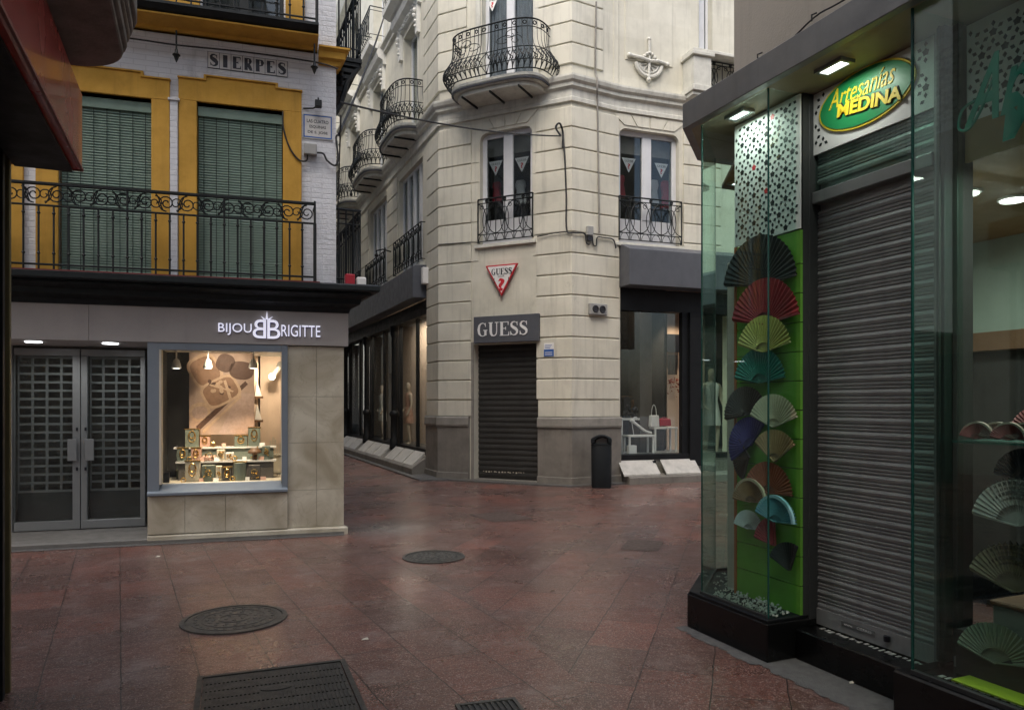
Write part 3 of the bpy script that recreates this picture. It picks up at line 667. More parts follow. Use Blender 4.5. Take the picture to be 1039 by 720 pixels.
# keystones over the windows
def keys(fr, u0, u1, zt, zb):
    c = (u0+u1)/2; k = 4
    for i in range(k):
        a0 = -1+2*i/k; a1 = -1+2*(i+1)/k; g_ = .012
        w0, w1 = (u1-u0)*.42, (u1-u0)*.62
        ks = MB(); ks.poly(fr, [(c+a0*w0+g_, zb), (c+a1*w0-g_, zb), (c+a1*w1-g_, zt), (c+a0*w1+g_, zt)], -.01, .02); ks.build('voussoir', M['cream'], GB, bevel=.004)
keys(GC, uW0, uW1, 7.40, zW1+.06); keys(GE, uE0, uE1, 7.40, zE1+.06)
# --- first-floor windows
def spandrel(fr, u0, u1, z1, r):                       # rounded upper corners of an opening
    m = MB()
    for s_ in (0, 1):
        c = u0 if s_ == 0 else u1; q = 1 if s_ == 0 else -1
        pts = [(c, z1)]+[(c+q*(r-r*math.sin(a)), z1-(r-r*math.cos(a))) for a in [PI/2*i/6 for i in range(7)]]
        m.poly(fr, pts, -.25, -.002)
    return m
for fr, a, b, z0, z1 in ((GC, uW0, uW1, zW0, zW1), (GE, uE0, uE1, zE0, zE1), (GE, uE0+3.3, uE1+3.3, zE0, zE1), (GE, uE0+6.6, uE1+6.6, zE0, zE1)):
    spandrel(fr, a, b, z1, .16).build('opening_corner', M['cream'], GB)
    casement(fr, a, b, z0, z1, -.12, GB, low=.42, fw=.095, blind_=.34)
    s_ = MB(); s_.box(fr, a-.1, b+.1, -.2, .07, z0-.07, z0); s_.build('sill', M['cream2'], GB, bevel=.008)
    flat_railing(fr, a-.02, b+.03, z0+.06, z0+.06+.86*(1 if fr is GC else 1), .05, GB)
for i, b in enumerate(bays):
    w = casement(GA, b-1.05, b+1.05, 4.78, 7.2, -.10, GB, mull=3, gl='glassdark', curtain=True)
    s_ = MB(); s_.box(GA, b-1.2, b+1.2, -.2, .1, 4.70, 4.78); s_.build('sill', M['cream2'], GB, bevel=.008)
    flat_railing(GA, b-1.22, b+1.25, 4.84, 5.66, .10, GB)
    casement(GA, b-.62, b+.62, 7.98, 10.6, -.2, GB, gl='glassdark', curtain=True)
    casement(GA, b-.62, b+.62, 11.3, 14.0, -.25, GB, gl='glassdark')
    if i < 5:
        bow_balcony(GA, b, 2.15, .62, 7.92, GB, h=.95)
        # ornate hood, consoles and third-floor balcony
        hd = MB(); hd.sweep([GA.p2(b-.95), GA.p2(b+.95)], [(-.01, 10.72), (.08, 10.74), (.10, 10.84), (.22, 10.90), (.26, 11.0), (.2, 11.27), (-.01, 11.29)])
        hd.box(GA, b-.85, b-.68, -.01, .08, 10.1, 10.72); hd.box(GA, b+.68, b+.85, -.01, .08, 10.1, 10.72)
        for q in range(-5, 6): hd.ball(GA.w(b+q*.15, .10, 10.78+.03*math.cos(q*1.3)), .035, seg=6)
        for q in (-1, 1):
            for k in range(4): hd.ball(GA.w(b+q*.76, .11+.02*math.sin(k*2), 10.62-.12*k), .055-.008*k, seg=6)
        hd.build('window_hood', M['lanewhite'], GB, smooth=False)
        fb = MB(); u0, u1, n, z = b-.85, b+.85, .42, 11.32
        for zz, r in ((z, .014), (z+.2, .01), (z+.85, .01), (z+.95, .016)): fb.tube([GA.w(u0, 0, zz), GA.w(u0, n, zz), GA.w(u1, n, zz), GA.w(u1, 0, zz)], r, 4)
        for q in range(15): fb.tube([GA.w(u0+(u1-u0)*q/14, n, z), GA.w(u0+(u1-u0)*q/14, n+.05, z+.3), GA.w(u0+(u1-u0)*q/14, n, z+.95)], .008, 4)
        for q in range(5):
            fb.tube(arc(GA, u0+(u1-u0)*(q+.5)/5, z+.5, n+.02, .13, .25, 0, 360, 12), .01, 4)
        fb.build('upper_railing', M['iron'], GB)
        pdk = MB(); pdk.sweep([GA.p2(b-.95), GA.p2(b+.95)], [(-.01, 11.1), (.3, 11.12), (.45, 11.2), (.47, 11.3), (-.01, 11.31)]); pdk.build('upper_deck', M['lanewhite'], GB)
casement(GC, u2a, u2b, z2a, z2b, -.16, GB, curtain=True, fw=.08); casement(GC, u2a, u2b, 11.4, 14, -.16, GB)
casement(GE, *ewin2, 7.98, 10.7, -.16, GB, curtain=True); casement(GE, ewin2[0]+3.3, ewin2[1]+3.3, 7.98, 10.7, -.16, GB)
for a, b in ((u2a-.13, u2a-.03), (u2b+.03, u2b+.13)): MB().box(GC, a, b, -.01, .03, 7.95, 10.9).build('jamb_moulding', M['cream2'], GB)
cB = (GC.u(457, .7)+GC.u(560, .5))/2
bow_balcony(GC, cB-.19, 2.06, .74, 7.88, GB, h=.98)
# second-floor balustrade on the right side
pd_ = MB(); ua = GE.u(704, .42); 
pd_.box(GE, ua, ua+.42, .0, .42, 8.02, 8.62); pd_.box(GE, ua-.05, ua+.47, -.0, .47, 8.622, 8.70); pd_.box(GE, ua-.02, ua+2.9, -.0, .44, 8.702, 8.77)
pd_.box(GE, ua-.05, ua+2.9, 0, .47, 7.90, 8.02); pd_.box(GE, ua-.02, ua+2.85, 0, .42, 7.82, 7.90); pd_.box(GE, ua+2.4, ua+2.82, 0, .42, 8.02, 8.70)
pd_.build('stone_balcony', M['cream2'], GB, bevel=.01)
flat_railing(GE, ua+.42, ua+2.4, 8.04, 8.66, .22, GB, 'balcony_railing')
# anchor relief
rl = MB(); cu_, cz = GE.at(658, 64, .03); RS = .84
rl.tube(arc(GE, cu_, cz+.02, .05, .36, .36, 190, 350, 16), .05, 8); rl.tube(arc(GE, cu_, cz, .045, .27, .25, 195, 345, 12), .03, 6)
rl.tube([GE.w(cu_-.52, .06, cz+.10), GE.w(cu_-.25, .09, cz+.07), GE.w(cu_, .10, cz+.02), GE.w(cu_+.25, .09, cz+.05), GE.w(cu_+.5, .06, cz+.02)], .045, 8)
rl.tube([GE.w(cu_, .07, cz+.55), GE.w(cu_, .08, cz), GE.w(cu_-.02, .08, cz-.42)], .032, 8)
for q in range(-3, 4): rl.ball(GE.w(cu_+q*.07, .09, cz+.12+.09*math.cos(q*.8)), .048, seg=8)
rl.ball(GE.w(cu_, .07, cz+.56), .05, seg=8); rl.ball(GE.w(cu_-.02, .08, cz-.43), .06, seg=8); rl.ball(GE.w(cu_-.53, .06, cz+.1), .06, seg=8); rl.ball(GE.w(cu_+.5, .06, cz+.02), .06, seg=8)
for i in range(5): rl.tube([GE.w(cu_, .06, cz-.02), GE.w(cu_+.3*math.cos(R(200+35*i)), .05, cz+.3*math.sin(R(200+35*i)))], .014, 5)
c0_ = GE.w(cu_, 0, cz); rl.v = [c0_+(v-c0_)*RS for v in rl.v]
rl.poly(GE, [(cu_+.30*math.cos(R(180+15*i)), cz-.02+.30*math.sin(R(180+15*i))) for i in range(13)], -.01, .03)
rl.build('relief_ornament', M['cream2'], GB, smooth=True)
# --- door
dr = MB(); dr.box(GC, uD0-.06, uD0-.002, -.3, .02, 0, zDt+.05); dr.build('door_jamb', M['greycap'], GB)
st = MB(); st.box(GC, uD0, uD1, -.35, .06, 0, .05); st.build('door_step', M['greystone'], GB)
sh = MB(); z = .08; sh.box(GC, uD0, uD1, -.24, -.20, .05, .13)
while z < zDt-.02:
    q = z-.06+.115
    sh.add([GC.w(u, n, zz) for zz, n in ((z+.01, -.19), (z+.055, -.182), (z+.10, -.19), (z+.112, -.197)) for u in (uD0, uD1)], [(0,1,3,2), (2,3,5,4), (4,5,7,6)]); z += .112
sh.box(GC, uD0, uD1, -.26, -.215, .05, zDt); 
for i in range(15): sh.box(GC, uD0+.12+i*.07, uD0+.12+i*.07+rnd.uniform(.01, .035), -.165, -.162, .19+rnd.uniform(-.01, .01), .20+rnd.uniform(0, .012)) if False else None
shd = sh.build('roller_shutter', M['shutter_dark'], GB)
ho = MB()
for i in range(16):
    u = uD0+.12+i*.062+rnd.uniform(-.01, .01); ho.box(GC, u, u+rnd.uniform(.012, .035), -.171, -.166, .185+rnd.uniform(-.01, .01), .20+rnd.uniform(0, .01))
ho.build('vent_slot', M['ivory'], shd)
# --- lane storefront
can = MB(); can.sweep([GA.p2(-29), GA.p2(-.92)], [(0, 3.94), (.33, 3.94), (.33, 4.62), (.26, 4.66), (0, 4.68)]); can.build('canopy', M['charcoal'], GB, bevel=.008)
sf = MB()
sf.box(GA, -29.5, -.88, -.32, -.06, 3.62, 3.94); sf.box(GA, -29.5, -.88, -.30, -.06, .42, .56)
divs = [-3.95-3.36*i for i in range(7)]
for u in divs:
    sf.box(GA, u-.13, u-.09, -.22, -.14, .56, 3.62); sf.box(GA, u+.09, u+.13, -.22, -.14, .56, 3.62)
for b in bays[:7]: sf.box(GA, b-.05, b+.05, -.22, -.15, .56, 3.62)
sf.build('shopfront_frame', M['black'], GB)
for u in divs:
    c = MB(); c.lathe(GA.w(u, -.03, .40), [(.13, 0), (.13, .25), (.10, .3), (.10, .85), (.125, .88), (.135, .93), (.115, .98), (.08, 1.02), (.075, 2.9), (.11, 3.0), (.12, 3.2)], 12)
    c.build('iron_column', M['black'], GB, smooth=True)
gp = MB()
edges = [-.88]+[q for b, d in zip(bays, divs) for q in (b, d)]
for a, b in zip(edges[:-1], edges[1:]):
    m = MB(); m.box(GA, b+.07, a-.07, -.22, -.21, .56, 3.62); m.build('shop_pane', M['glass'], GB)
for k, d in enumerate([-.88+.0]+divs[:4]):
    lo = divs[k] if k < len(divs) else d-3.3
    for j in range(3):
        w = (d-lo-.40)/3; u1 = d-.18-j*w
        m = MB(); m.add([GA.w(u, n, z) for n, z in ((-.0, .50), (.30, .22), (.30, .18), (-.0, .44)) for u in (u1-w+.06, u1-.02)], [(0,1,3,2), (2,3,5,4), (4,5,7,6), (6,7,1,0), (0,2,4,6), (1,3,5,7)])
        m.build('sloping_slab', M['paleslab'], GB)
lk = MB(); lk.sweep([GA.p2(-29), GA.p2(-.87)], [(-.01, 0), (.36, 0), (.36, .16), (.33, .19), (-.01, .42)]); lk.build('shopfront_base', M['greystone'], GB)
# --- right storefront
can = MB(); zc0, zc1 = GE.z(632, 288, .42), GE.z(632, 250, .42)
can.sweep([GE.p2(.03), GE.p2(12)], [(0, zc0), (.42, zc0), (.42, zc1-.02), (.1, zc1+.12), (0, zc1+.12)]); can.build('canopy', M['charcoal'], GB, bevel=.008)
sf = MB(); zl = GE.z(640, 315, -.1)
gz0 = GE.z(640, 461, -.1)
sf.box(GE, eg0, 12, -.30, -.05, zl, zc0+.0)
sf.box(GE, eg0, 12, -.30, .02, gz0-.10, gz0)
for u in (GE.u(692)+.11, 2.78, 5.1, 7.3, 9.2): sf.box(GE, u-.09, u+.09, -.15, -.02, gz0, zl)
sf.box(GE, GE.u(699), GE.u(699)+.28, -.2, .05, .3, zl)
sf.box(GE, eg0, eg0+.03, -.2, -.02, gz0, zl)
sf.build('shopfront_frame', M['black'], GB)
for a, b in ((eg0+.03, GE.u(692)), (2.87, 5.0), (5.19, 7.2), (7.39, 9.1), (9.3, 11.9)):
    m = MB(); m.box(GE, a, b, -.16, -.15, gz0, zl); m.build('shop_pane', M['glass'], GB)
m = MB(); m.box(GE, .0, 12, -.3, -.0, .0, gz0-.10); m.build('stall_riser', M['greystone'], GB)
m = MB(); m.box(GE, GE.u(661), GE.u(661)+.06, -.0, .08, .3, gz0-.12); m.build('riser_post', M['black'], GB)
for a, b in ((628, 663), (671, 704)):
    u0, u1 = GE.u(a, .1)+.02, GE.u(b, .1)+.06
    m = MB(); m.add([GE.w(u, n, z) for n, z in ((.02, .45), (.28, .19), (.28, .16), (.02, .41)) for u in (u0, u1)], [(0,1,3,2), (2,3,5,4), (4,5,7,6), (6,7,1,0), (0,2,4,6), (1,3,5,7)])
    m.build('sloping_slab', M['paleslab'], GB)
lk = MB(); lk.sweep([GE.p2(.08), GE.p2(12)], [(-.01, 0), (.34, 0), (.34, .13), (.31, .15), (-.01, .18)]); lk.build('shopfront_base', M['greystone'], GB)

# --- signs on it
su0, su1 = GC.u(480.5, .12), GC.u(546.5, .12); sz0, sz1 = GC.z(512, 347.5), GC.z(512, 320.5)
t = thing('shop_sign', 'dark grey shop sign reading GUESS above the shuttered door', 'shop sign', GC.w((su0+su1)/2, .0, sz0), GC.rot())
m = MB(); m.box(GC, su0, su1, .04, .12, sz0, sz1); m.build('board', M['charcoal'], t, bevel=.006)
m = MB(); a, b = GC.u(486.5), GC.u(538.5); h = sz1-sz0; serif_into(m, GC, 'GUESS', a, b, sz0+h*.24, sz0+h*.76, .12, .012, 1.15); m.build('lettering', M['guesswhite'], t)
tu0, tu1 = GC.u(494.5), GC.u(527); tz1 = GC.z(511, 269); tz0 = GC.z(511, 300.5); tc = (tu0+tu1)/2
t = thing('triangle_sign', 'white inverted triangle wall sign with red rim and red question mark', 'wall sign', GC.w(tc, 0, tz0), GC.rot())
def tri(c, hw, zt, zb, s=1.0, dz=0):
    cz_ = zt-(zt-zb)/3
    return [(c+(x-c)*s, cz_+(z-cz_)*s+dz) for x, z in ((c-hw, zt), (c, zb), (c+hw, zt))]
hw = (tu1-tu0)/2
m = MB(); m.poly(GC, tri(tc, hw, tz1, tz0), .04, .08); m.build('rim', M['signred'], t)
m = MB(); m.poly(GC, tri(tc, hw, tz1, tz0, .87), .08, .084); m.build('face', M['white'], t)
m = MB(); H = tz1-tz0; serif_into(m, GC, 'GUESS', tc-hw*.64, tc+hw*.66, tz1-H*.32, tz1-H*.12, .084, .004, 1.3); text_into(m, GC, 'U.S.A.', tc-hw*.2, tc+hw*.2, tz1-H*.40, tz1-H*.345, .084, .003)
m.box(GC, tc-hw*.47, tc-hw*.43, .084, .087, tz1-H*.60, tz1-H*.42); m.box(GC, tc+hw*.43, tc+hw*.47, .084, .087, tz1-H*.60, tz1-H*.42)
m.build('lettering', M['ink'], t)
m = MB(); text_into(m, GC, '?', tc-hw*.2, tc+hw*.2, tz0+H*.16, tz0+H*.56, .084, .006, off=.03); m.build('question_mark', M['signred'], t)
m = MB(); a, b = GC.at(539, 289, 0); 
# stickers in first-floor windows
def sticker(fr, x, y, lab):
    u, z = fr.at(x, y, -.17); t = thing('window_sticker', lab, 'sticker', fr.w(u, -.17, z-.3), fr.rot(), 'white triangle stickers in the upper windows')
    q = MB(); q.poly(fr, tri(u, .16, z, z-.30), -.172, -.170); q.build('paper', M['white'], t)
    q = MB(); serif_into(q, fr, 'GUESS', u-.10, u+.10, z-.085, z-.035, -.1695, .001, 1.1); q.build('lettering', M['ink'], t)
    q = MB(); text_into(q, fr, '?', u-.03, u+.03, z-.22, z-.11, -.1695, .001, off=.03); q.build('question_mark', M['signred'], t)
sticker(GC, 503, 163.5, 'white triangle sticker in the left pane above the corner door'); sticker(GC, 529.5, 159.5, 'white triangle sticker in the right pane above the corner door')
sticker(GE, 638, 160.5, 'white triangle sticker in the left pane above the right shop window'); sticker(GE, 671, 166, 'white triangle sticker in the right pane above the right shop window')
sticker(GC, 499.5, -3, 'white triangle sticker low in the window over the curved corner balcony')
def hung(fr, x0, x1, y0, y1, m_, lab, n=-.5):
    u0, za = fr.at(x0, y1, n); u1, zb = fr.at(x1, y0, n); k = 10; q = MB()
    pts = [(u0+.02, zb), (u1-.02, zb), (u1+.0, zb-.12), (u1-.03, za+.3), (u1+.02, za), (u0-.01, za), (u0+.03, za+.3), (u0-.01, zb-.12)]
    q.poly(fr, pts, n-.06, n+.03); return lone(q, 'garment', M[m_], lab, 'clothes', 'garments behind the upper windows', bevel=.02)
hung(GC, 500, 508, 184, 206, 'red', 'red garment in the left pane over the corner door'); hung(GC, 523, 533, 182, 208, 'cloth_white', 'white garment in the right pane over the corner door')
hung(GE, 627, 634, 178, 200, 'red', 'red garment at the left edge of the right-hand upper window'); hung(GE, 660, 668, 183, 208, 'cloth_white', 'white garment in the middle of the right-hand upper window'); hung(GE, 671, 681, 184, 212, 'red', 'red garment in the right pane of the right-hand upper window')
# blue notice
a0, b0 = GC.at(552, 361.5, .04); a1, b1 = GC.at(562, 347.5, .04)
t = thing('notice_plate', 'small white and blue notice plate beside the GUESS door', 'notice', GC.w((a0+a1)/2, .035, b0), GC.rot())
m = MB(); m.box(GC, a0, a1, .036, .044, b0, b1); m.build('plate', M['white'], t)
m = MB(); m.box(GC, a0, a1, .044, .047, b0, b0+(b1-b0)*.52); m.build('blue_panel', M['signblue'], t)
m = MB()
for k in range(3): m.box(GC, a0+.02, a1-.04-.02*k, .044, .0455, b1-.05-.028*k, b1-.04-.028*k)
m.build('small_print', M['signblue'], t)
m = MB()
for k in range(2): m.box(GC, a0+.02, a1-.03, .047, .048, b0+.03+.04*k, b0+.043+.04*k)
m.build('small_print', M['white'], t)
# siren box
a0, b0 = GD.at(597, 319, .05); a1, b1 = GD.at(614.5, 309, .05)
t = thing('siren_box', 'small pale box with two round dark openings beside the right shop window', 'alarm', GD.w((a0+a1)/2, .035, b0), GD.rot())
m = MB(); m.box(GD, a0, a1, .036, .12, b0, b1); m.build('case', M['plasticgrey'], t, bevel=.01)
for q in (.30, .70):
    m = MB(); u = a0+(a1-a0)*q; c = [GD.w(u+math.cos(2*PI*i/14)*.06, .122, (b0+b1)/2+math.sin(2*PI*i/14)*.06) for i in range(14)]; m.tube(c, .016, 6, True)
    m.poly(GD, [(u+math.cos(2*PI*i/14)*.045, (b0+b1)/2+math.sin(2*PI*i/14)*.045) for i in range(14)], .12, .124); m.build('speaker', M['ink'], t)
# rain pipe, junction box and cables
a, b = GD.at(598, 236, .06)
t = thing('junction_box', 'small grey electrical box with drooping cables between the upper windows', 'junction box', GD.w(a, .035, b-.1), GD.rot())
m = MB(); m.box(GD, a-.07, a+.07, .036, .11, b-.06, b+.12); m.build('case', M['plasticgrey'], t, bevel=.01)
m = MB(); m.box(GD, a-.05, a+.05, .036, .09, b-.16, b-.07); m.build('cable_gland', M['ink'], t)
def cab(pts, r, lab, name='cable', m_='cable', sides=6, cat='cable'):
    q = MB(); q.tube(pts, r, sides); return lone(q, name, M[m_], lab, cat)
def pp(fr, n, *xy): return [fr.w(*(lambda a: (a[0], n, a[1]))(fr.at(x, y, n))) for x, y in xy]
def smooth(pts, k=6):
    out = []
    for i in range(len(pts)-1):
        p0 = pts[max(0, i-1)]; p1 = pts[i]; p2 = pts[i+1]; p3 = pts[min(len(pts)-1, i+2)]
        for j in range(k):
            t_ = j/k; out.append(.5*((2*p1)+(-p0+p2)*t_+(2*p0-5*p1+4*p2-p3)*t_*t_+(-p0+3*p1-3*p2+p3)*t_**3))
    return out+[pts[-1]]
cab(smooth(pp(GD, .06, (605, 2), (604, 60), (604.5, 76))+pp(GD, .2, (606, 80), (606, 92))+pp(GD, .06, (606, 100), (607, 160), (608, 236)), 5), .017, 'thin rainwater pipe running down the cream wall left of the upper window', 'wall_pipe', 'greycap', cat='pipe')
cab(smooth(pp(GC, .07, (571, 134), (573, 160), (574.5, 200), (575, 233))+pp(GD, .07, (582, 236), (593, 237), (595, 246), (598, 248))), .016, 'black cable dropping down the chamfered corner to the junction box')
cab(smooth(pp(GD, .07, (601, 240), (602, 248), (605, 249), (606, 241), (612, 241), (622, 243), (625, 252))), .014, 'black cable looping right from the junction box to the canopy')
cab(smooth(pp(GC, .07, (545, 240), (560, 237), (575, 235))), .012, 'thin black cable along the wall right of the corner window railing')
cab(smooth(pp(GC, .05, (445, 248), (478, 246), (487, 247))), .010, 'thin black cable along the wall left of the corner window railing')
# ================================================================== JEWELLERY SHOP BUILDING
JB = thing('jewellery_shop_building', 'white brick building with ochre window frames, green blinds and a marble-clad jewellery shop below', 'building', (*BJ.p2(-3, 0), 0), BJ.rot())
B = BJ
uP = B.u(292); uL = B.u(150); uEdge = -.094
zF0 = 2.30; zF1 = 2.70
uDL, uDR = B.u(14, -.95), B.u(148, -.95)
# marble cladding: pier, stall riser
m = MB(); zs_ = [.13, .76, 1.17, 1.70, 2.285]
um = B.u(321)
mc = MB()
def tile(a, b, z0, z1, n0=-.02, n1=.0, fr=B): mc.box(fr, a+.002, b-.002, n0, n1, z0+.002, z1-.002)
for z0, z1 in ((.10, .55), (.55, 1.12), (1.12, 1.68), (1.68, 2.29)): tile(um, .0, z0, z1); tile(uP, um, z0, z1)
zS = B.z(220, 497)
ux = [uL, B.u(188), B.u(229), uP]
for a, b in zip(ux[:-1], ux[1:]): tile(a, b, .10, zS-.045, .01, .03)
for a, b in ((.0, .4), (.4, .8)):
    for z0, z1 in ((.1, .55), (.55, 1.12), (1.12, 1.68), (1.68, 2.29)): tile(a+.005, b, z0, z1, -.02, .0, Fr(*B.p2(0, 0), -.395, .919))
mc.build('marble_cladding', M['marble'], JB, bevel=.002)
m = MB(); m.box(B, uL, uP, -.25, .008, .0, zS-.04); m.box(B, uP, -.003, -.3, -.022, 0, 2.3); m.box(B, uP+.03, -.003, -.45, -.302, 0, 2.3); m.build('masonry', M['groove'], JB)
m = MB(); m.sweep([B.p2(uL), B.p2(.0), BS.p2(.9, .09)], [(-.01, 0), (.040, 0), (.040, .075), (.034, .085), (-.01, .098)]); m.build('skirting', M['marble'], JB)
m = MB(); m.sweep([B.p2(uL, .001), B.p2(.0, .001)], [(.0, .0), (.05, .0), (.05, .035), (.0, .035)]); m.build('skirting', M['greystone'], JB)
# display window opening
wa, wb = B.u(162), B.u(286); wz0, wz1 = B.z(220, 489.5), B.z(220, 356)
fm = MB()
fm.box(B, uL, wa, -.12, .03, zS-.04, zF0); fm.box(B, wb, uP, -.12, .03, zS-.04, zF0); fm.box(B, wa, wb, -.12, .03, wz1, zF0)
fm.add([B.w(u, n, z) for n, z in ((.06, zS-.04), (.06, zS-.005), (-.10, wz0), (-.10, zS-.04)) for u in (uL, uP)], [(0,1,3,2), (2,3,5,4), (4,5,7,6), (6,7,1,0), (0,2,4,6), (1,3,5,7)])
fo = fm.build('display_frame', M['alublue'], JB, bevel=.004)
m = MB(); m.box(B, wa+.0, wb, -.085, -.08, wz0, wz1); m.build('display_pane', M['glass'], fo)
m = MB(); m.box(B, wa, wa+.02, -.1, .035, wz0, wz1); m.box(B, wb-.012, wb, -.1, .032, wz0, wz1); m.build('frame_trim', M['ivory'], fo)
# entrance recess
m = MB(); m.box(B, -6.2, uL+.02, -1.2, .03, 0, .05); m.build('threshold', M['threshold'], JB, bevel=.006)
m = MB(); m.box(B, -6.2, uL, -1.3, -.002, zF0, zF0+.04); m.build('soffit', M['fascia'], JB)
m = MB(); m.box(B, uL-.0, uL+.03, -1.0, -.13, 0.05, zF0); m.build('recess_wall', M['alublue'], JB)
zD0, zD1 = .06, B.z(80, 354, -.95)
us = [B.u(14, -.95), B.u(82, -.95), B.u(148, -.95)]
for k in (0, 1):
    a, b = us[k]+.004, us[k+1]-.004
    ga, gb = (B.u(14.8, -.95), B.u(74, -.95)) if k == 0 else (B.u(89, -.95), B.u(142.5, -.95))
    if k == 0: ga -= .0
    g0, g1 = B.z(110, 526, -.95), B.z(110, 361.5, -.95)
    m = MB(); m.box(B, a, b, -.99, -.93, zD0, g0); m.box(B, a, b, -.99, -.93, g1, zD1); m.box(B, a, ga, -.99, -.93, g0, g1); m.box(B, gb, b, -.99, -.93, g0, g1)
    d = m.build('glass_door', M['alu'], JB, bevel=.006)
    m = MB(); m.box(B, ga, gb, -.97, -.962, g0, g1); m.build('pane', M['glass'], d)
    hu = gb+.02 if k == 0 else ga-.02; hu = hu+.035*(1 if k == 0 else -1)*0
    c = B.u(74.5 if k == 0 else 92, -.93); hz0, hz1 = B.z(85, 467, -.93), B.z(85, 445, -.93)
    m = MB(); m.box(B, c-.055, c+.045, -.90, -.885, hz0, hz1); m.box(B, c-.01, c+.01, -.93, -.90, hz0+.05, hz0+.08); m.box(B, c-.01, c+.01, -.93, -.90, hz1-.08, hz1-.05); m.build('door_handle', M['alu'], d, bevel=.004)
    m = MB(); cc = B.u(80 if k == 0 else 85, -.93)
    for z in (hz0-.10, hz1+.12): m.lathe(B.w(cc+(.02 if k else -.02), -.925, z-.02), [(.012, 0), (.012, .04)], 8)
    m.build('lock', M['ink'], d)
    # perforated roller grille behind the pane
    m = MB(); cols = 4; pw = (gb-ga)/cols; z = g0+.34; ph = .103
    gbase = z
    while z < g1:
        m.box(B, ga, gb, -1.075, -1.06, z, z+ph*.27)
        for i in range(cols+1):
            u = ga+pw*i; m.box(B, max(ga, u-.014), min(gb, u+.014), -1.074, -1.062, z+ph*.27, z+ph)
        z += ph
    m.build('roller_grille', M['grille'], d); MB().box(B, ga, gb, -1.076, -1.061, g0, gbase-.002).build('bottom_panel', M['metaldark'], d)
m = MB(); m.box(B, us[0]-2.5, us[0]-.01, -1.0, -.93, .05, zF0); m.build('side_wall', M['alu'], JB)
m = MB(); m.box(B, -6.2, uL, -3.3, -3.2, 0, 2.6); m.box(B, -6.2, uL+.1, -3.3, -1.2, 0, .04); m.build('inner_wall', M['dim'], JB)
for x in (34, 112):
    u = B.u(x, -.28); m = MB(); m.lathe(B.w(u, -.28, zF0-.012), [(.085, 0), (.085, .011)], 20); dl = m.build('downlight', M['lamp_cool'], JB)
# fascia
us2 = B.u(90, .04); MB().box(B, -6.2, us2-.002, .0, .04, zF0-.0, zF1).build('fascia', M['fascia'], JB); m = MB()
m.box(B, us2+.002, .05, .0, .04, zF0, zF1); m.sweep([B.p2(.0, .0), B.p2(.05, .0)], [(0, zF0), (.001, zF0), (.001, zF1), (0, zF1)]) if False else None
m.add([B.w(.05, .04, zF0), B.w(.05, .04, zF1), Vector((*BS.p2(.9, .13), zF0)), Vector((*BS.p2(.9, .13), zF1))], [(0, 1, 3, 2)])
m.box(B, -6.2, .05, -.12, -.0015, zF0+.045, zF1)
m.build('fascia', M['fascia'], JB)
# dark moulded cornice and balcony floor
m = MB(); path = [B.p2(-6.6), B.p2(.0), BS.p2(3.2, .03)]
m.sweep(path, [(-.05, 2.70), (.05, 2.70), (.07, 2.76), (.16, 2.80), (.17, 2.86), (.27, 2.90), (.27, 2.925), (-.05, 2.93)])
m.sweep(path, [(-.05, 2.932), (.34, 2.932), (.35, 2.95), (.35, 3.0), (.33, 3.02), (-.05, 3.03)])
m.build('moulded_ledge', M['ledge'], JB)
m = MB(); m.sweep([B.p2(-6.6), B.p2(-.3)], [(.345, 3.014), (.354, 3.014), (.354, 3.026), (.345, 3.027)]); m.build('red_edge', M['rededge'], JB)
# ---- upper wall with window openings
w2 = (B.u(200), B.u(287)); w1 = (B.u(60), B.u(154)); zt2 = B.z(243, 108.5); zt1 = B.z(107, 96)
w0 = (w1[0]-(w2[0]-w1[0]), w1[1]-(w2[0]-w1[0]))
zU = B.z(245, 5); zUd = 5.98
wins2 = [(B.u(205), B.u(288)), (B.u(63), B.u(150)), (B.u(205)-2*(w2[0]-w1[0]), B.u(288)-2*(w2[0]-w1[0]))]
m = MB(); m.wall(B, -9, uEdge, 3.0, 13.0, [(*w2, 3.03, zt2), (*w1, 3.03, zt1), (*w0, 3.03, zt1)]+[(a, b, 6.05, 8.4) for a, b in wins2]+[(a, b, 9.2, 11.4) for a, b in wins2], -.35, 0)
m.build('wall', M['brick'], JB); m = MB()
m.wall(BS, .06, 12, 3.0, 13.0, [(.5, 1.7, 3.05, 5.2), (.5, 1.7, 6.05, 8.3), (4, 5.2, 3.05, 5.2), (4, 5.2, 6.05, 8.3)], -.35, -.002)
m.build('wall', M['brick'], JB)
m = MB(); m.box(BS, .9, 12, -.35, .08, 0, 2.7); m.build('side_wall', M['marble'], JB)
m = MB(); m.slab([B.p2(-9, -.1), B.p2(-.2, -.1), BS.p2(12, -.2), B.p2(-9, -10)], 12.9, 13.1); m.slab([B.p2(-9, -.36), B.p2(-.5, -.36), BS.p2(12, -.4), B.p2(-9, -10)], 2.72, 2.9); m.slab([B.p2(-9, -.36), B.p2(-.5, -.36), BS.p2(12, -.4), B.p2(-9, -10)], 5.7, 5.85); m.build('floor_slab', M['dim'], JB)
m = MB(); m.box(B, -9, -.6, -2.6, -2.5, 3, 12.9); m.box(B, -9.2, -9, -10, .0, 0, 13); m.build('inner_wall', M['dim'], JB)
# white strip between the two windows
pa, pb = B.u(173), B.u(181); zc = B.z(177, 104)
m = MB(); m.box(B, pa, pb, -.002, .05, 3.03, zc); m.box(B, pa-.02, pb+.02, -.002, .07, zc, zc+.03); m.build('pilaster', M['brick'], JB, bevel=.006)
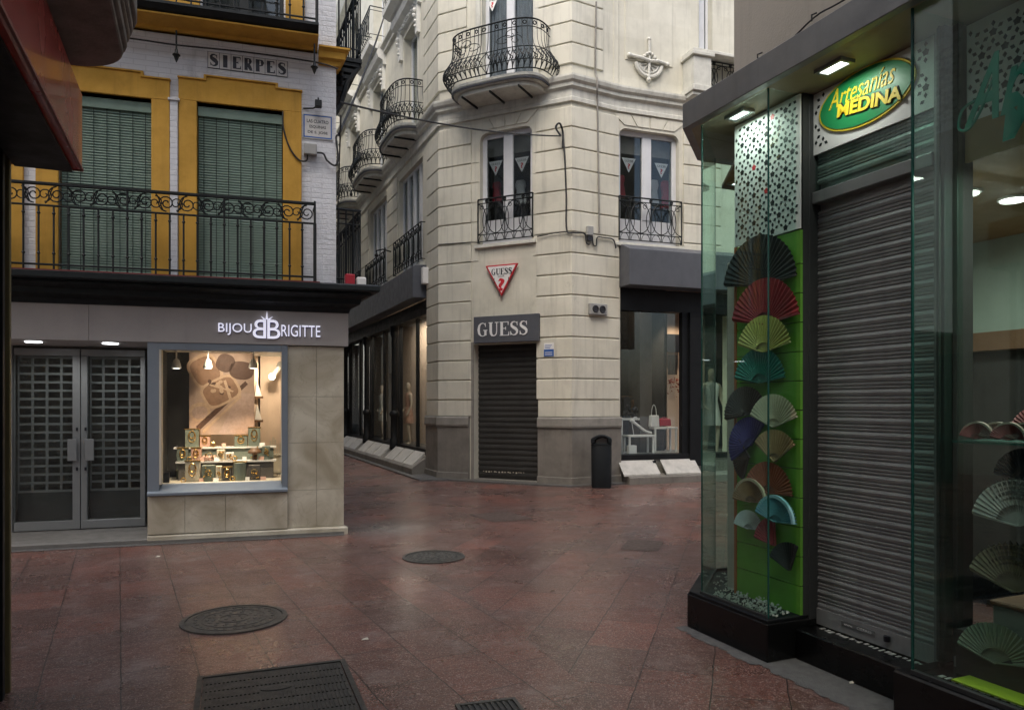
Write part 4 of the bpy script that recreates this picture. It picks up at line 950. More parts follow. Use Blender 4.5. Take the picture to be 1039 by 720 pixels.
# ochre surrounds
def surround(a, b, oa, ob, z0, zt, zo, ear):
    q = MB()
    q.box(B, oa, a, -.12, .035, z0, zt); q.box(B, b, ob, -.12, .035, z0, zt)
    e = ear; q.poly(B, [(oa-.0, zt), (ob, zt), (ob+.0, zo+.0), (ob-e*1.0, zo+.0), (ob-e*1.0, zo-.045), (oa+e*1.35, zo-.045), (oa+e*1.35, zo+.0), (oa, zo)], -.01, .035) if False else None
    q.poly(B, [(oa, zt), (ob, zt), (ob, zo), (ob-e, zo), (ob-e, zo+.05), (oa+e, zo+.05), (oa+e, zo), (oa, zo)], -.12, .035)
    q.poly(B, [(oa-.01, zo), (oa+e, zo), (oa+e, zo+.05), (ob-e, zo+.05), (ob-e, zo), (ob+.01, zo), (ob+.01, zo+.02), (ob-e+.03, zo+.02), (ob-e+.03, zo+.07), (oa+e-.03, zo+.07), (oa+e-.03, zo+.02), (oa-.01, zo+.02)], -.01, .055)
    q.build('window_surround', M['ochre'], JB, bevel=.004)
o2 = (B.u(181.5), B.u(306)); zo2 = B.z(243, 84)
surround(*w2, *o2, 3.03, zt2, zo2-.04, .30)
o1 = (B.u(37), B.u(172.5)); surround(*w1, *o1, 3.03, zt1, B.z(107, 72)-.04, .30)
o0 = (o1[0]-(w2[0]-w1[0]), o1[1]-(w2[0]-w1[0])-.05); surround(*w0, *o0, 3.03, zt1, B.z(107, 72)-.04, .30)
# green blinds
def blind(a, b, z0, z1, n=-.05):
    q = MB(); q.box(B, a+.005, b-.005, n-.05, n+.03, z1-.12, z1-.005); hd = q.build('blind_box', M['blind'], JB, bevel=.004)
    q = MB(); z = z0+.02
    while z < z1-.13:
        t_ = rnd.uniform(-.0007, .0007)
        q.add([B.w(u, nn, zz) for nn, zz in ((n+.010+t_, z), (n-.008+t_, z+.0302), (n-.011+t_, z+.0302), (n+.007+t_, z)) for u in (a+.012, b-.012)], [(0,1,3,2), (2,3,5,4), (4,5,7,6), (6,7,1,0), (0,2,4,6), (1,3,5,7)]); z += .0305
    q.build('blind_slats', M['blind'], hd)
    q = MB(); k = 7
    for i in range(k): u = a+.07+(b-a-.14)*i/(k-1); q.tube([B.w(u, n+.016, z0+.02), B.w(u, n+.016, z1-.12)], .0035, 4)
    q.build('blind_cord', M['ledge'], hd)
    q = MB(); q.box(B, a, b, n-.2, n-.06, z0, z1); q.build('window_back', M['dark'], hd)
blind(*w2, 3.04, zt2-.03); blind(*w1, 3.04, zt1-.03); blind(*w0, 3.04, zt1-.03)
# second-floor windows
for i, (a, b) in enumerate(wins2):
    if i == 1: blind(a, b, 6.1, 8.35)
    else: casement(B, a, b, 6.05, 8.4, -.1, JB, frame='ledge', gl='glassdark', transom=6.62, fw=.05)
    q = MB(); q.box(B, a-.38, a-.02, -.01, .035, 6.05, 8.6); q.box(B, b+.02, b+.24, -.01, .035, 6.05, 8.6); q.box(B, a-.38, b+.24, -.01, .04, 8.6, 8.9); q.build('window_surround', M['ochre'], JB, bevel=.004)
    casement(B, a, b, 9.2, 11.4, -.1, JB, frame='white_frame', gl='glassdark', fw=.05)
for z0, z1 in ((3.05, 5.2), (6.05, 8.3)):
    for a in (.5, 4): casement(BS, a, a+1.2, z0, z1, -.1, JB, frame='ledge', gl='glassdark', fw=.05)
# ochre band under the upper balcony, corner capital
zb0, zb1 = B.z(322, 66), 5.90
m = MB(); m.box(B, -6.6, B.u(322), -.01, .05, zb0+.16, zb1-.05); m.build('string_band', M['ochre'], JB, bevel=.004); m = MB(); m.box(B, -6.6, B.u(322), .052, .40, zb1-.02, zb1-.001); m.build('balcony_soffit', M['ochre'], JB); m = MB(); m.sweep([B.p2(-6.6), B.p2(B.u(322))], [(-.01, zb1-.05), (.09, zb1-.05), (.12, zb1), (-.01, zb1)]); m.build('string_band', M['ochre'], JB, bevel=.004)
m = MB(); c0 = B.u(323); zq0, zq1 = B.z(335, 68), B.z(335, 52)
m.sweep([B.p2(c0), B.p2(uEdge), BS.p2(.4, 0)], [(-.01, zq0), (.04, zq0), (.05, zq0+.05), (.09, zq0+.07), (.10, zq1-.05), (.14, zq1-.02), (.14, zq1), (-.01, zq1)]); m.build('corner_moulding', M['ochre'], JB)
m = MB(); m.sweep([B.p2(-6.6), B.p2(uEdge), BS.p2(.4, 0)], [(-.01, zb0+.03), (.03, zb0+.03), (.05, zb0+.08), (.05, zb0+.11), (-.01, zb0+.12)]); m.build('string_band', M['brick'], JB)

# ---- main balcony railing
nR = .32; zR0 = 3.05; zR1 = B.z(320, 207, nR); zR2 = B.z(320, 227, nR)
ra, rb = -6.4, B.u(319.5, nR)
rl_ = MB()
for z, r in ((zR1, .020), (zR2, .012), (zR0+.03, .012)):
    rl_.tube([B.w(ra, nR, z), B.w(rb, nR, z), B.w(rb, .0, z)], r, 6)
rail = rl_.build('balcony_railing', M['iron'], JB)
x = rb; k = 0; pitch = .142
while x > ra:
    q = MB()
    q.tube([B.w(x, nR, 3.02), B.w(x, nR, zR2)], .0115 if k else .02, 6)
    if k % 7 == 0: q.tube([B.w(x, nR, zR2), B.w(x, nR, zR1+(.03 if k == 0 else 0))], .013, 6)
    q.lathe(B.w(x, nR, 3.18), [(.009, 0), (.021, .018), (.009, .036)], 6); q.lathe(B.w(x, nR, zR2-.10), [(.009, 0), (.021, .018), (.009, .036)], 6)
    q.build('baluster', M['iron'], rail)
    x -= pitch; k += 1
q = MB(); c = rb-.09; i = 0; hh = zR1-zR2; zc_ = (zR1+zR2)/2
while c > ra+.2:
    s_ = 1 if i % 2 == 0 else -1
    q.tube(spiral(B, c, zc_, nR, hh*.40, 1.7, PI*.5 if s_ > 0 else PI*1.5, s_, 20), .0075, 4)
    q.tube(spiral(B, c-.115, zc_+.0, nR, hh*.33, 1.4, PI*1.5 if s_ > 0 else PI*.5, s_, 16), .0065, 4)
    q.tube([B.w(c-.02-.09*t_/6, nR, zc_+s_*hh*.40*math.cos(PI*t_/6)) for t_ in range(7)], .0065, 4)
    c -= .215; i += 1
q.build('scroll_frieze', M['iron'], rail)
# ---- upper balcony
zU0 = 5.92; nU = .42; ub = B.u(321.5, nU)
m = MB(); m.sweep([B.p2(-6.6), B.p2(ub+.02)], [(0, zU0-.02), (nU-.05, zU0-.02), (nU, zU0+.0), (nU+.05, zU0+.05), (nU+.05, zU0+.08), (0, zU0+.09)]); m.build('upper_deck', M['ledge'], JB)
m = MB()
for z, r in ((zU0+1.0, .02), (zU0+.14, .012), (zU0+.82, .011)): m.tube([B.w(-6.5, nU, z), B.w(ub, nU, z), B.w(ub, 0, z)], r, 6)
rail = m.build('balcony_railing', M['iron'], JB); x = ub; k = 0
while x > -6.5:
    q = MB(); q.tube([B.w(x, nU, zU0+.08), B.w(x, nU, zU0+1.0)], .010 if k else .018, 6); q.lathe(B.w(x, nU, zU0+.24), [(.009, 0), (.02, .02), (.009, .04)], 6); q.build('baluster', M['iron'], rail); x -= .150; k += 1
for x_, y_ in ((179, 42), (319, 55)):
    q = MB()
    u, z = B.at(x_, y_, .30)
    q.tube([B.w(u, .30, z+.12), B.w(u, .30, z-.10)], .010, 5); q.lathe(B.w(u, .30, z-.24), [(.002, 0), (.02, .04), (.03, .07), (.045, .085), (.02, .11), (.015, .15)], 8)
    q.build('hanging_finial', M['iron'], rail, smooth=True)
# ---- side balconies
for zd, br in ((6.0, True), (3.06, False)):
    n = .36; m = MB()
    if br:
        m.box(BS, .28, 2.0, 0, n+.02, zd-.05, zd)
        for u in (.34, 1.9):
            m.tube([BS.w(u, .02, zd-.75), BS.w(u, .12, zd-.6), BS.w(u, .2, zd-.3), BS.w(u, n, zd-.06)], .035, 6); m.tube(spiral(BS, u+.001, zd-.25, .12, .12, 1.5, 0, 1, 14), .02, 5)
        for k in range(6): m.box(BS, .30+k*.01, 2.0, 0, n-.02-.05*k, zd-.10-.08*k, zd-.05-.08*k)
    for z, r in ((zd+1.0, .018), (zd+.82, .01), (zd+.12, .012)): m.tube([BS.w(.3, 0, z), BS.w(.3, n, z), BS.w(1.98, n, z), BS.w(1.98, 0, z)], r, 5)
    for k in range(14): m.tube([BS.w(.3+1.68*k/13, n, zd-.02), BS.w(.3+1.68*k/13, n, zd+1.0)], .010, 4)
    for k in range(1, 4): m.tube([BS.w(.3, n*k/4, zd-.02), BS.w(.3, n*k/4, zd+1.0)], .010, 4)
    for k in range(7): m.tube(spiral(BS, .42+.24*k, zd+.91, n, .07, 1.4, 0, 1, 12), .007, 4)
    m.build('side_balcony', M['iron'], JB)
# ---- lettering of the shop
t = thing('shop_sign', 'white illuminated lettering reading BIJOU BRIGITTE with a crown on the taupe fascia', 'shop sign', (*B.p2(B.u(272), .04), 2.4), B.rot())
def lt(s, x0, x1, y0, y1, **k):
    a, z0 = B.at(x0, y1, .05); b, z1 = B.at(x1, y0, .05)
    q = MB(); text_into(q, B, s, a, b, z0, z1, .0555, .018, **k); q.build('lettering', M['letters'], t)
    q = MB(); text_into(q, B, s, a+.004, b+.004, z0-.004, z1-.004, .042, .013, **{**k, 'off': k.get('off', 0)+.012}); q.build('letter_back', M['letterside'], t)
lt('BIJOU', 221.5, 255.5, 328.5, 339.5, off=.0); lt('B', 256.5, 270, 324.5, 343, mirror=True, off=.0); lt('B', 271.2, 284.5, 324.8, 343.5, off=.0); lt('RIGITTE', 285.5, 325, 330.5, 341.2, off=.0)
q = MB()
for x, y, dx in ((264.5, 320.5, -3.5), (271, 315.5, 0), (277, 321, 3.5)):
    u, z = B.at(x, y, .05); u0, z0 = B.at(270.5, 324, .05); du = (u-u0)*.35
    q.poly(B, [(u0+du-.014, z0), (u0+du+.014, z0), (u, z)], .0555, .072)
q.build('crown', M['letters'], t)

# ---- SIERPES tiles, plaque, cables
sa, sb = B.u(211), B.u(291.5)
t = thing('street_name_tiles', 'row of white street name tiles reading SIERPES in black', 'street sign', (*B.p2((sa+sb)/2, 0), B.z(251, 74)), B.rot())
zt_, zb_ = B.z(251, 58), B.z(251, 73.5)
w = (sb-sa)/7; MB().box(B, sa-.004, sb+.004, -.001, .008, zb_-.006, zt_+.006).build('backing', M['ink'], t); q = MB()
for i in range(7): q.box(B, sa+w*i+.003, sa+w*(i+1)-.003, .0, .012, zb_, zt_)
q.build('tile', M['tilewhite'], t)
q = MB()
for i, c in enumerate('SIERPES'):
    a = sa+w*i+w*.12; b = sa+w*(i+1)-w*.12
    if c == 'I': a, b = a+w*.14, b-w*.14
    serif_into(q, B, c, a, b, zb_+(zt_-zb_)*.12, zt_-(zt_-zb_)*.12, .012, .001, 2.1)
q.build('lettering', M['ink'], t)
a0, b0 = B.at(307, 140, 0); a1, b1 = B.at(337.5, 118.5, 0)
t = thing('wall_plaque', 'small white tiled plaque with three lines of dark writing near the building corner', 'plaque', (*B.p2((a0+a1)/2, 0), b0), B.rot())
q = MB(); q.box(B, a0, a1, .0, .014, b0, b1); q.build('tile', M['tilewhite'], t)
q = MB(); h = b1-b0; fw = .014
q.box(B, a0+.01, a1-.01, .014, .016, b0+.01, b0+.01+fw); q.box(B, a0+.01, a1-.01, .014, .016, b1-.01-fw, b1-.01); q.box(B, a0+.01, a0+.01+fw, .014, .016, b0+.01+fw, b1-.01-fw); q.box(B, a1-.01-fw, a1-.01, .014, .016, b0+.01+fw, b1-.01-fw)
q.build('border', M['signblue'], t)
q = MB()
for s, i, iw in (('LAS CUATRO', 0, .05), ('ESQUINAS', 1, .08), ('DE S. JOSE', 2, .06)):
    zz = b1-h*(.36+.23*i); text_into(q, B, s, a0+iw, a1-iw, zz, zz+h*.14, .014, .001, off=.02)
q.build('lettering', M['ink'], t)
a, b = B.at(315, 152, .05)
q = MB(); q.box(B, a-.075, a+.075, .0, .09, b-.065, b+.065); lone(q, 'junction_box', M['plasticgrey'], 'grey cable junction box under the wall plaque', 'junction box', bevel=.008)
cab(smooth(pp(B, .05, (287, 113), (287.5, 130), (294, 150), (303, 162), (311, 163), (312, 156)), 6), .010, 'black cable sagging from the green blind to the junction box')
cab(smooth(pp(B, .05, (320, 155), (328, 156), (332, 163), (340, 168), (343, 160), (341, 140), (344, 137)), 6), .012, 'black cable looping from the junction box to the building corner')
cab(smooth(pp(B, .12, (60, 30), (139, 40), (180, 46), (250, 53), (319, 63), (343, 70)), 4), .010, 'black cable running under the ochre band above the street name')
t = thing('wall_lamp', 'tiny black wall bracket lamp above the plaque', 'wall lamp', (*B.p2(B.u(322), 0), B.z(322, 112)), B.rot())
u, z = B.at(322, 108, .06)
q = MB(); q.tube([B.w(u-.16, .0, z-.02), B.w(u-.05, .06, z-.03), B.w(u, .10, z-.01)], .010, 5); q.build('arm', M['iron'], t)
q = MB(); q.box(B, u-.03, u+.05, .07, .15, z-.03, z+.05); q.tube([B.w(u+.01, .11, z+.05), B.w(u+.01, .11, z+.09)], .012, 5); q.build('head', M['iron'], t, bevel=.006)
# pot and box on the ledge
u, z = B.at(354, 292, .28)
u = .30
ux_ = B.u(366, .05); q = MB(); q.box(B, ux_-.055, ux_+.06, -.03, .13, 3.03, 3.14); lone(q, 'planter', M['white'], 'white box next to the red one on the dark ledge corner', 'box', bevel=.01)
ux_ = B.u(355, .05); q = MB(); q.box(B, ux_-.06, ux_+.055, -.03, .14, 3.03, 3.17); lone(q, 'storage_box', M['red'], 'bright red box on the corner of the dark ledge', 'box', bevel=.01)

# ================================================================== DISPLAY WINDOW CONTENTS
dep = -1.25
m = MB(); m.box(B, uL+.05, B.u(262, dep)-.01, dep-.3, dep-.25, .3, 2.4); m.box(B, B.u(262, dep)+.0, uP+.54, -2.1, -2.0, .3, 2.5); m.box(B, uP+.50, uP+.54, -2.0, -.47, .3, 2.4)
m.build('display_back_wall', M['warmwall'], JB)
m = MB(); m.box(B, uL+.03, uL+.06, -1.5, -.13, .3, 2.4); m.box(B, uL+.06, B.u(192, -.95), -1.02, -1.0, .3, 2.4); m.build('display_partition', M['dark'], JB)
m = MB(); m.box(B, uL+.03, uP+.1, -1.5, -.13, zS-.12, wz0-.01); m.build('display_floor', M['ivory'], JB)
m = MB(); m.box(B, uL+.03, uP+.1, -1.5, -.13, wz1+.04, wz1+.07); m.build('display_ceiling', M['white'], JB)
# advertising poster
nP = -.85; a, z0 = B.at(192, 441, nP); b, z1 = B.at(258, 356, nP); z1 = min(z1, wz1+.03)
t = thing('poster', 'large sepia poster of jewellery trays and sunglasses in the shop window', 'poster', (*B.p2((a+b)/2, nP), z0), B.rot())
m = MB(); m.box(B, a, b, nP-.03, nP, z0, z1); m.build('board', mat('sepia print', (.46, .34, .28), .6, var=.3, scale=5, bmp=0), t)
W, Hh = b-a, z1-z0
def pr(pts, c, k, nm='print'):
    q = MB(); q.poly(B, [(a+W*x, z0+Hh*y) for x, y in pts], nP, nP+.0012*k); return q.build(nm, c, t)
def rr_(cx, cy, rx, ry, ang, p=.5, k=24):
    o = []
    for i in range(k):
        q = 2*PI*i/k; x = rx*math.copysign(abs(math.cos(q))**p, math.cos(q)); y = ry*math.copysign(abs(math.sin(q))**p, math.sin(q))
        o.append((cx+x*math.cos(ang)-y*math.sin(ang), cy+(x*math.sin(ang)+y*math.cos(ang))*W/Hh*1.0)) if True else None
    return o
pm = lambda n_, c: mat(n_, c, .6, var=.35, scale=25, bmp=0)
pL, pD, pM_, pP = pm('print light', (.58, .42, .30)), pm('print dark', (.11, .06, .045), ), pm('print brown', (.30, .18, .12)), pm('print pink', (.50, .37, .32))
pr([(.45, .02), (1, .0), (1, .50), (.78, .52)], pP, 1); pr([(.15, .05), (.9, .62), (.86, .66), (.1, .1)], pD, 2); pr([(.22, .02), (.8, .46), (.79, .49), (.2, .05)], pL, 3)
pr(rr_(.24, .78, .24, .27, .5, .6), pL, 2); pr(rr_(.24, .78, .20, .22, .5, .6), pM_, 3); pr(rr_(.48, .53, .30, .22, .5, .5), pL, 4); pr(rr_(.48, .53, .26, .18, .5, .5), pM_, 5)
pr(rr_(.16, .28, .16, .15, .2, .8), pL, 2); pr(rr_(.16, .27, .12, .10, .2, .8), pP, 3); pr(rr_(.80, .79, .19, .15, -.1, .8), pD, 5); pr(rr_(.55, .88, .14, .15, -.4, .8), pD, 5)
for i in range(16):
    x = .30+.36*rnd.random(); y = .40+.26*rnd.random(); pr(rr_(x, y, .035, .03, rnd.random()*3, 1, 8), pL if i % 3 else pD, 6+i % 3)
pr([(.52, .66), (.56, .67), (.66, .42), (.62, .40)], pL, 10); pr([(.30, .60), (.32, .62), (.68, .54), (.67, .52)], pL, 11)
# spot lamps
for x, y, lab in ((179, 369, 'white bell spotlight, leftmost of the row in the jewellery window'), (211, 369, 'white bell spotlight in front of the poster, middle of the row'), (257, 369, 'white bell spotlight at the right edge of the poster')):
    u, z = B.at(x, y, -.45); z = min(z, wz1-.08)
    t = thing('spotlight', lab, 'spotlight', (*B.p2(u, -.45), z), B.rot(), 'white spotlights in the jewellery window')
    q = MB(); q.lathe(B.w(u, -.45, z-.055), [(.050, 0), (.055, .01), (.048, .05), (.032, .10), (.012, .12)], 14); q.build('lamp_shade', M['white'], t, smooth=True)
    q = MB(); q.tube([B.w(u, -.45, z+.06), B.w(u, -.45, wz1+.04)], .010, 6); q.build('stem', M['white'], t)
    q = MB(); q.lathe(B.w(u, -.45, z-.058), [(.04, 0), (.04, .004)], 12); q.build('bulb', M['lamp_white'], t)
u, z = B.at(276, 382, -1.6)
t = thing('spotlight', 'glowing round spotlight on the warm back wall of the jewellery shop', 'spotlight', (*B.p2(u, -1.6), z), B.rot())
q = MB(); q.ball(B.w(u, -1.6, z), .05); q.build('bulb', M['lamp_white'], t)
q = MB(); q.tube([B.w(u+.02, -1.66, z+.03), B.w(u+.08, -1.75, z+.12), B.w(u+.1, -1.98, z+.2)], .035, 8); q.build('lamp_body', M['white'], t)
# tiers of jewellery
tm = MB(); a, z0 = B.at(180, 488, -.45); b, z1 = B.at(280, 470, -.45)
shelf = thing('display_table', 'stepped white jewellery display table in the lit window', 'display stand', (*B.p2((a+b)/2, -.45), wz0), B.rot())
zt_1 = B.z(230, 487, -.40); zt_2 = B.z(230, 467, -.55); zt_3 = B.z(230, 453, -.70)
for i, (n0, n1, zz, x0, x1) in enumerate(((-.50, -.25, zt_1, 183, 272), (-.68, -.50, zt_2, 178, 280), (-.82, -.68, zt_3, 176, 280))):
    q = MB(); q.box(B, B.u(x0, n1), B.u(x1, n1), n0, n1, zz-.02, zz); q.build('shelf', M['white'], shelf)
    q = MB(); q.box(B, B.u(x0, n1)+.03, B.u(x1, n1)-.03, n0+.02, n1-.02, wz0-.01, zz-.02); q.build('plinth', M['sage'] if i != 1 else M['dim'], shelf)
items = [  # x0,x1,y0,y1, tier, material, what
 (188, 202, 433, 451, 3, 'gold', 'gold necklace on a green box at the upper left of the display'),
 (203, 213, 441, 452, 3, 'blush', 'small pink box with a gold chain on the top tier beside the gold one'),
 (238, 251, 441, 452, 3, 'sage', 'green box with a gold pendant on the top tier right of the middle'),
 (252, 264, 432, 451, 3, 'sage', 'tall green necklace box at the upper right of the display'),
 (180, 191, 452, 465, 2, 'sage', 'green necklace box at the left end of the middle tier'),
 (194, 204, 453, 466, 2, 'blush', 'pink block on the middle tier under the gold necklace'),
 (206, 219, 457, 467, 2, 'blush', 'pink cushion with jewels in the centre left of the middle tier'),
 (220, 228, 455, 466, 2, 'ivory', 'ivory block with gold rings in the centre of the middle tier'),
 (229, 237, 459, 467, 2, 'white', 'small white card box on the middle tier'),
 (253, 264, 453, 468, 2, 'brownwood', 'round brown hat-shaped stand on the right of the middle tier'),
 (266, 274, 452, 466, 2, 'sage', 'green box at the right end of the middle tier'),
 (188, 203, 466, 486, 1, 'ivory', 'ivory card with a necklace at the left of the lowest tier'),
 (205, 218, 469, 485, 1, 'sage', 'dark green earring box left of centre on the lowest tier'),
 (219, 225, 469, 484, 1, 'ivory', 'narrow ivory sunglasses card on the lowest tier'),
 (226, 235, 471, 484, 1, 'dim', 'dark rack with small chains in the middle of the lowest tier'),
 (237, 250, 468, 486, 1, 'sage', 'green cylinder-like box with a chain on the lowest tier'),
 (252, 264, 470, 485, 1, 'dim', 'grey box with rings at the right end of the lowest tier')]
nn_ = {1: -.32, 2: -.56, 3: -.74}; zz_ = {1: zt_1, 2: zt_2, 3: zt_3}
for x0, x1, y0, y1, tr, mt, lab in items:
    n = nn_[tr]; a = B.u(x0, n); b = B.u(x1, n); h = (y1-y0)/FOC*9.2; z0 = zz_[tr]
    t = thing('jewellery_stand', lab, 'jewellery stand', (*B.p2((a+b)/2, n), z0), B.rot(), 'jewellery stands in the lit window')
    q = MB(); c = (a+b)/2
    if 'round brown' in lab: q.lathe(B.w(c, n, z0), [(.03, 0), (.03, .07), (.085, .09), (.08, .11), (.04, .15)], 16)
    elif 'cylinder' in lab: q.lathe(B.w(c, n, z0), [((b-a)/2, 0), ((b-a)/2, h)], 16)
    elif 'cushion' in lab:
        for k in range(5): q.ball(B.w(a+(b-a)*(k+.5)/5, n+.02*math.sin(k), z0+.035), .035, seg=8)
    else: q.box(B, a, b, n-.08, n+.03, z0, z0+h)
    q.build('block', M['sage' if mt == 'gold' else mt], t, bevel=.004)
    q = MB()
    if tr == 3 or 'necklace' in lab or 'chain' in lab:
        for k in range(2): q.tube([B.w(c+(b-a)*.26*math.sin(s_*PI/8)*(1-.25*k), n+.036, z0+h*.92-h*(.62-.2*k)*(.5-.5*math.cos(s_*PI/8))) for s_ in range(-8, 9)], .0045, 4)
        q.box(B, a-.008, b+.008, n-.085, n+.034, z0+h, z0+h+.012)
    else:
        for k in range(9): q.ball(B.w(a+(b-a)*(.12+.76*rnd.random()), n+.036, z0+h*(.15+.75*rnd.random())), .006+.005*rnd.random(), seg=6)
        cc_ = [B.w(c+math.cos(2*PI*i/12)*(b-a)*.25, n+.038, z0+h*.55+math.sin(2*PI*i/12)*(b-a)*.25) for i in range(12)]; q.tube(cc_, .004, 4, True)
    q.build('jewellery', M['gold'], t)
cardn = {1: -.27, 2: -.515, 3: -.69}
for i, (x, tr) in enumerate([(186, 1), (204, 1), (219, 1), (236, 1), (251, 1), (267, 1), (192, 2), (205, 2), (220, 2), (238, 2), (248, 2), (265, 2), (216, 3), (227, 3), (266, 3)]):
    n = cardn[tr]; u = B.u(x, n); z0 = zz_[tr]; w_ = .016+.008*(i % 3)
    q = MB()
    if i % 3 == 0: q.tube([B.w(u+math.cos(2*PI*j/14)*.028, n, z0+.03+math.sin(2*PI*j/14)*.028) for j in range(14)], .006, 5, True); mt_, nm_, cat_ = 'gold', 'bracelet', 'bracelet'
    else: q.add([B.w(u-w_, n, z0), B.w(u+w_, n, z0), B.w(u+w_, n-.015, z0+.045), B.w(u-w_, n-.015, z0+.045), B.w(u-w_, n-.02, z0), B.w(u+w_, n-.02, z0)], [(0, 1, 2, 3), (4, 5, 2, 3), (0, 1, 5, 4)]); mt_, nm_, cat_ = ('white', 'blush')[i % 2], 'price_card', 'card'
    pos_ = ['lowest', 'middle', 'top'][tr-1]
    lone(q, nm_, M[mt_], ('gold bracelet standing on the ' if nm_ == 'bracelet' else 'tiny price card on the ')+pos_+' jewellery tier', cat_, 'small pieces on the '+pos_+' jewellery tier')
for x0, x1, y, lab in ((257, 267, 404, 'upper small wooden shelf beside the poster'), (257, 267, 428, 'lower small wooden shelf beside the poster')):
    n = -1.5; a, z = B.at(x0, y, n); b = B.u(x1, n); q = MB(); q.box(B, a, b, n-.1, n+.05, z, z+.03); lone(q, 'wall_shelf', M['brownwood'], lab, 'shelf', 'small shelves beside the poster')
    q = MB(); q.poly(B, [(a+.02, z+.03), (b-.02, z+.03), (a+.05, z+.24)], n-.05, n+.02); lone(q, 'jewellery_card', M['white'], lab.replace('small wooden shelf', 'pale triangular card on the shelf'), 'card', 'pale cards on the small shelves')
u, z0 = B.at(282, 460, -1.1); q = MB()
for k in range(7): q.box(B, u-.10+k*.03, u-.085+k*.03, -1.1, -1.05, z0, z0+.18+.05*math.sin(k*1.4))
q.box(B, u-.12, u+.12, -1.14, -1.02, z0-.02, z0); q.box(B, u-.1, u+.1, -1.12, -1.04, wz0-.02, z0-.02); lone(q, 'jewellery_rack', M['ivory'], 'pale jewellery rack on a pedestal at the right of the lit window', 'rack')
q = MB(); q.box(B, B.u(165, -.2), B.u(172, -.2), -.22, -.16, wz0, B.z(168, 479, -.2)); lone(q, 'card_box', M['ink'], 'small black box in the lower left corner of the jewellery window', 'box')
# ================================================================== FAN SHOP
K = KF
KB = thing('fan_shop_building', 'beige building with a glass-cornered fan shop, grey metal fascia and closed roller shutter', 'building', (*K.p2(.4, -1), 0), K.rot())
ZB, ZC, ZT = .26, 3.56, 3.74
def kp(*uv): return [K.p2(u, n) for u, n in uv]
# bases
m = MB(); m.slab(kp((-.81, 0), (0, 0), (0, -.44), (-.5, -.46), (-.5, -3.4), (-1.31, -3.4), (-1.31, -.5)), 0, ZB-.02); m.build('base', M['blackgloss'], KB, bevel=.008)
m = MB(); m.slab(kp((-.80, -.01), (-.01, -.01), (-.01, -.43), (-.51, -.45), (-.51, -3.4), (-1.3, -3.4), (-1.3, -.505)), ZB-.02, ZB); m.build('base_top', M['black'], KB, bevel=.004)
m = MB(); m.slab(kp((0.003, -.22), (.887, -.22), (.887, -.6), (.003, -.6)), 0, .19); m.build('door_step', M['blackgloss'], KB, bevel=.008)
m = MB(); m.slab(kp((.89, 0), (4.2, 0), (4.2, -1.8), (.89, -1.8)), 0, ZB); m.build('base', M['blackgloss'], KB, bevel=.01)
# patterned strips on step and sills
ps = MB()
for i in range(20):
    u = .07+.036*i+rnd.uniform(-.006, .006); ps.box(K, u, u+rnd.uniform(.012, .026), -.385+rnd.uniform(-.012, .012), -.355+rnd.uniform(-.012, .012), .19, .193)
ps.build('stone_inlay', M['gravel'], KB); ps = MB()
for i in range(36):
    u = 1.05+.035*i+rnd.uniform(-.006, .006); ps.box(K, u, u+rnd.uniform(.012, .026), -.16+rnd.uniform(-.012, .012), -.12, ZB, ZB+.003)

ps.build('stone_inlay', M['gravel'], KB)
m = MB(); m.box(K, .98, 4.2, -.36, -.33, ZB, ZB+.05); m.build('inner_sill', M['metal'], KB)
# ceiling of the shop front
m = MB(); m.slab(kp((-.80, .0), (4.2, 0), (4.2, -3.4), (-1.3, -3.4), (-1.3, -.5)), ZC+.002, ZC+.05); m.build('ceiling', mat('tan soffit', (.30, .25, .17), .6, var=.2), KB)
# fascia
m = MB(); path = kp((-1.31, -3.4), (-1.31, -.5), (-.81, 0), (4.2, 0))
m.sweep(path, [(-.03, ZC), (.03, ZC), (.03, ZT), (-.03, ZT)]); m.build('fascia', M['metal'], KB, bevel=.004)
m = MB(); m.slab(kp((-.82, -.03), (4.2, -.03), (4.2, -.41), (-.9, -.41), (-1.28, -.52), (-1.28, -3.3)), ZT-.03, ZT-.01); m.build('fascia_roof', M['metaldark'], KB)
# upper storeys
m = MB(); m.wall(K, -.80, 6, ZT-.02, 13.5, [(.5, 1.5, 4.9, 7.2), (3.2, 4.2, 4.9, 7.2), (.5, 1.5, 8.3, 10.4), (3.2, 4.2, 8.3, 10.4)], -.8, -.41)
KS = Fr(*K.p2(-.8, -.41), -.92, -.39); KS2 = Fr(*K.p2(-.8, -7), .92, .39)
m.slab(kp((-.80, -.82), (-.45, -.82), (-.45, -9), (-.80, -9)), 3.4, 13.5); m.slab(kp((-.45, -.9), (6, -.9), (6, -9), (-.45, -9)), 13.3, 13.5); m.slab(kp((5.6, -.9), (6, -.9), (6, -9), (5.6, -9)), 0, 13.3)
m.slab(kp((4.2, -.41), (6, -.41), (6, -.81), (4.2, -.81)), 0, ZT-.02)
m.build('wall', M['beige'], KB)
m = MB(); m.slab(kp((-.4, -.85), (5.6, -.85), (5.6, -9), (-.4, -9)), 3.62, 3.8); m.slab(kp((-.4, -2.6), (5.6, -2.6), (5.6, -9), (-.4, -9)), 0, .03); m.build('floor_slab', M['dim'], KB)
for a, z0 in ((.5, 4.9), (3.2, 4.9), (.5, 8.3), (3.2, 8.3)): casement(K, a, a+1, z0, z0+2.2, -.55, KB)
m = MB(); m.box(K, -.4, 5.6, -2.3, -2.2, 3.9, 13.2); m.build('inner_wall', M['dim'], KB)
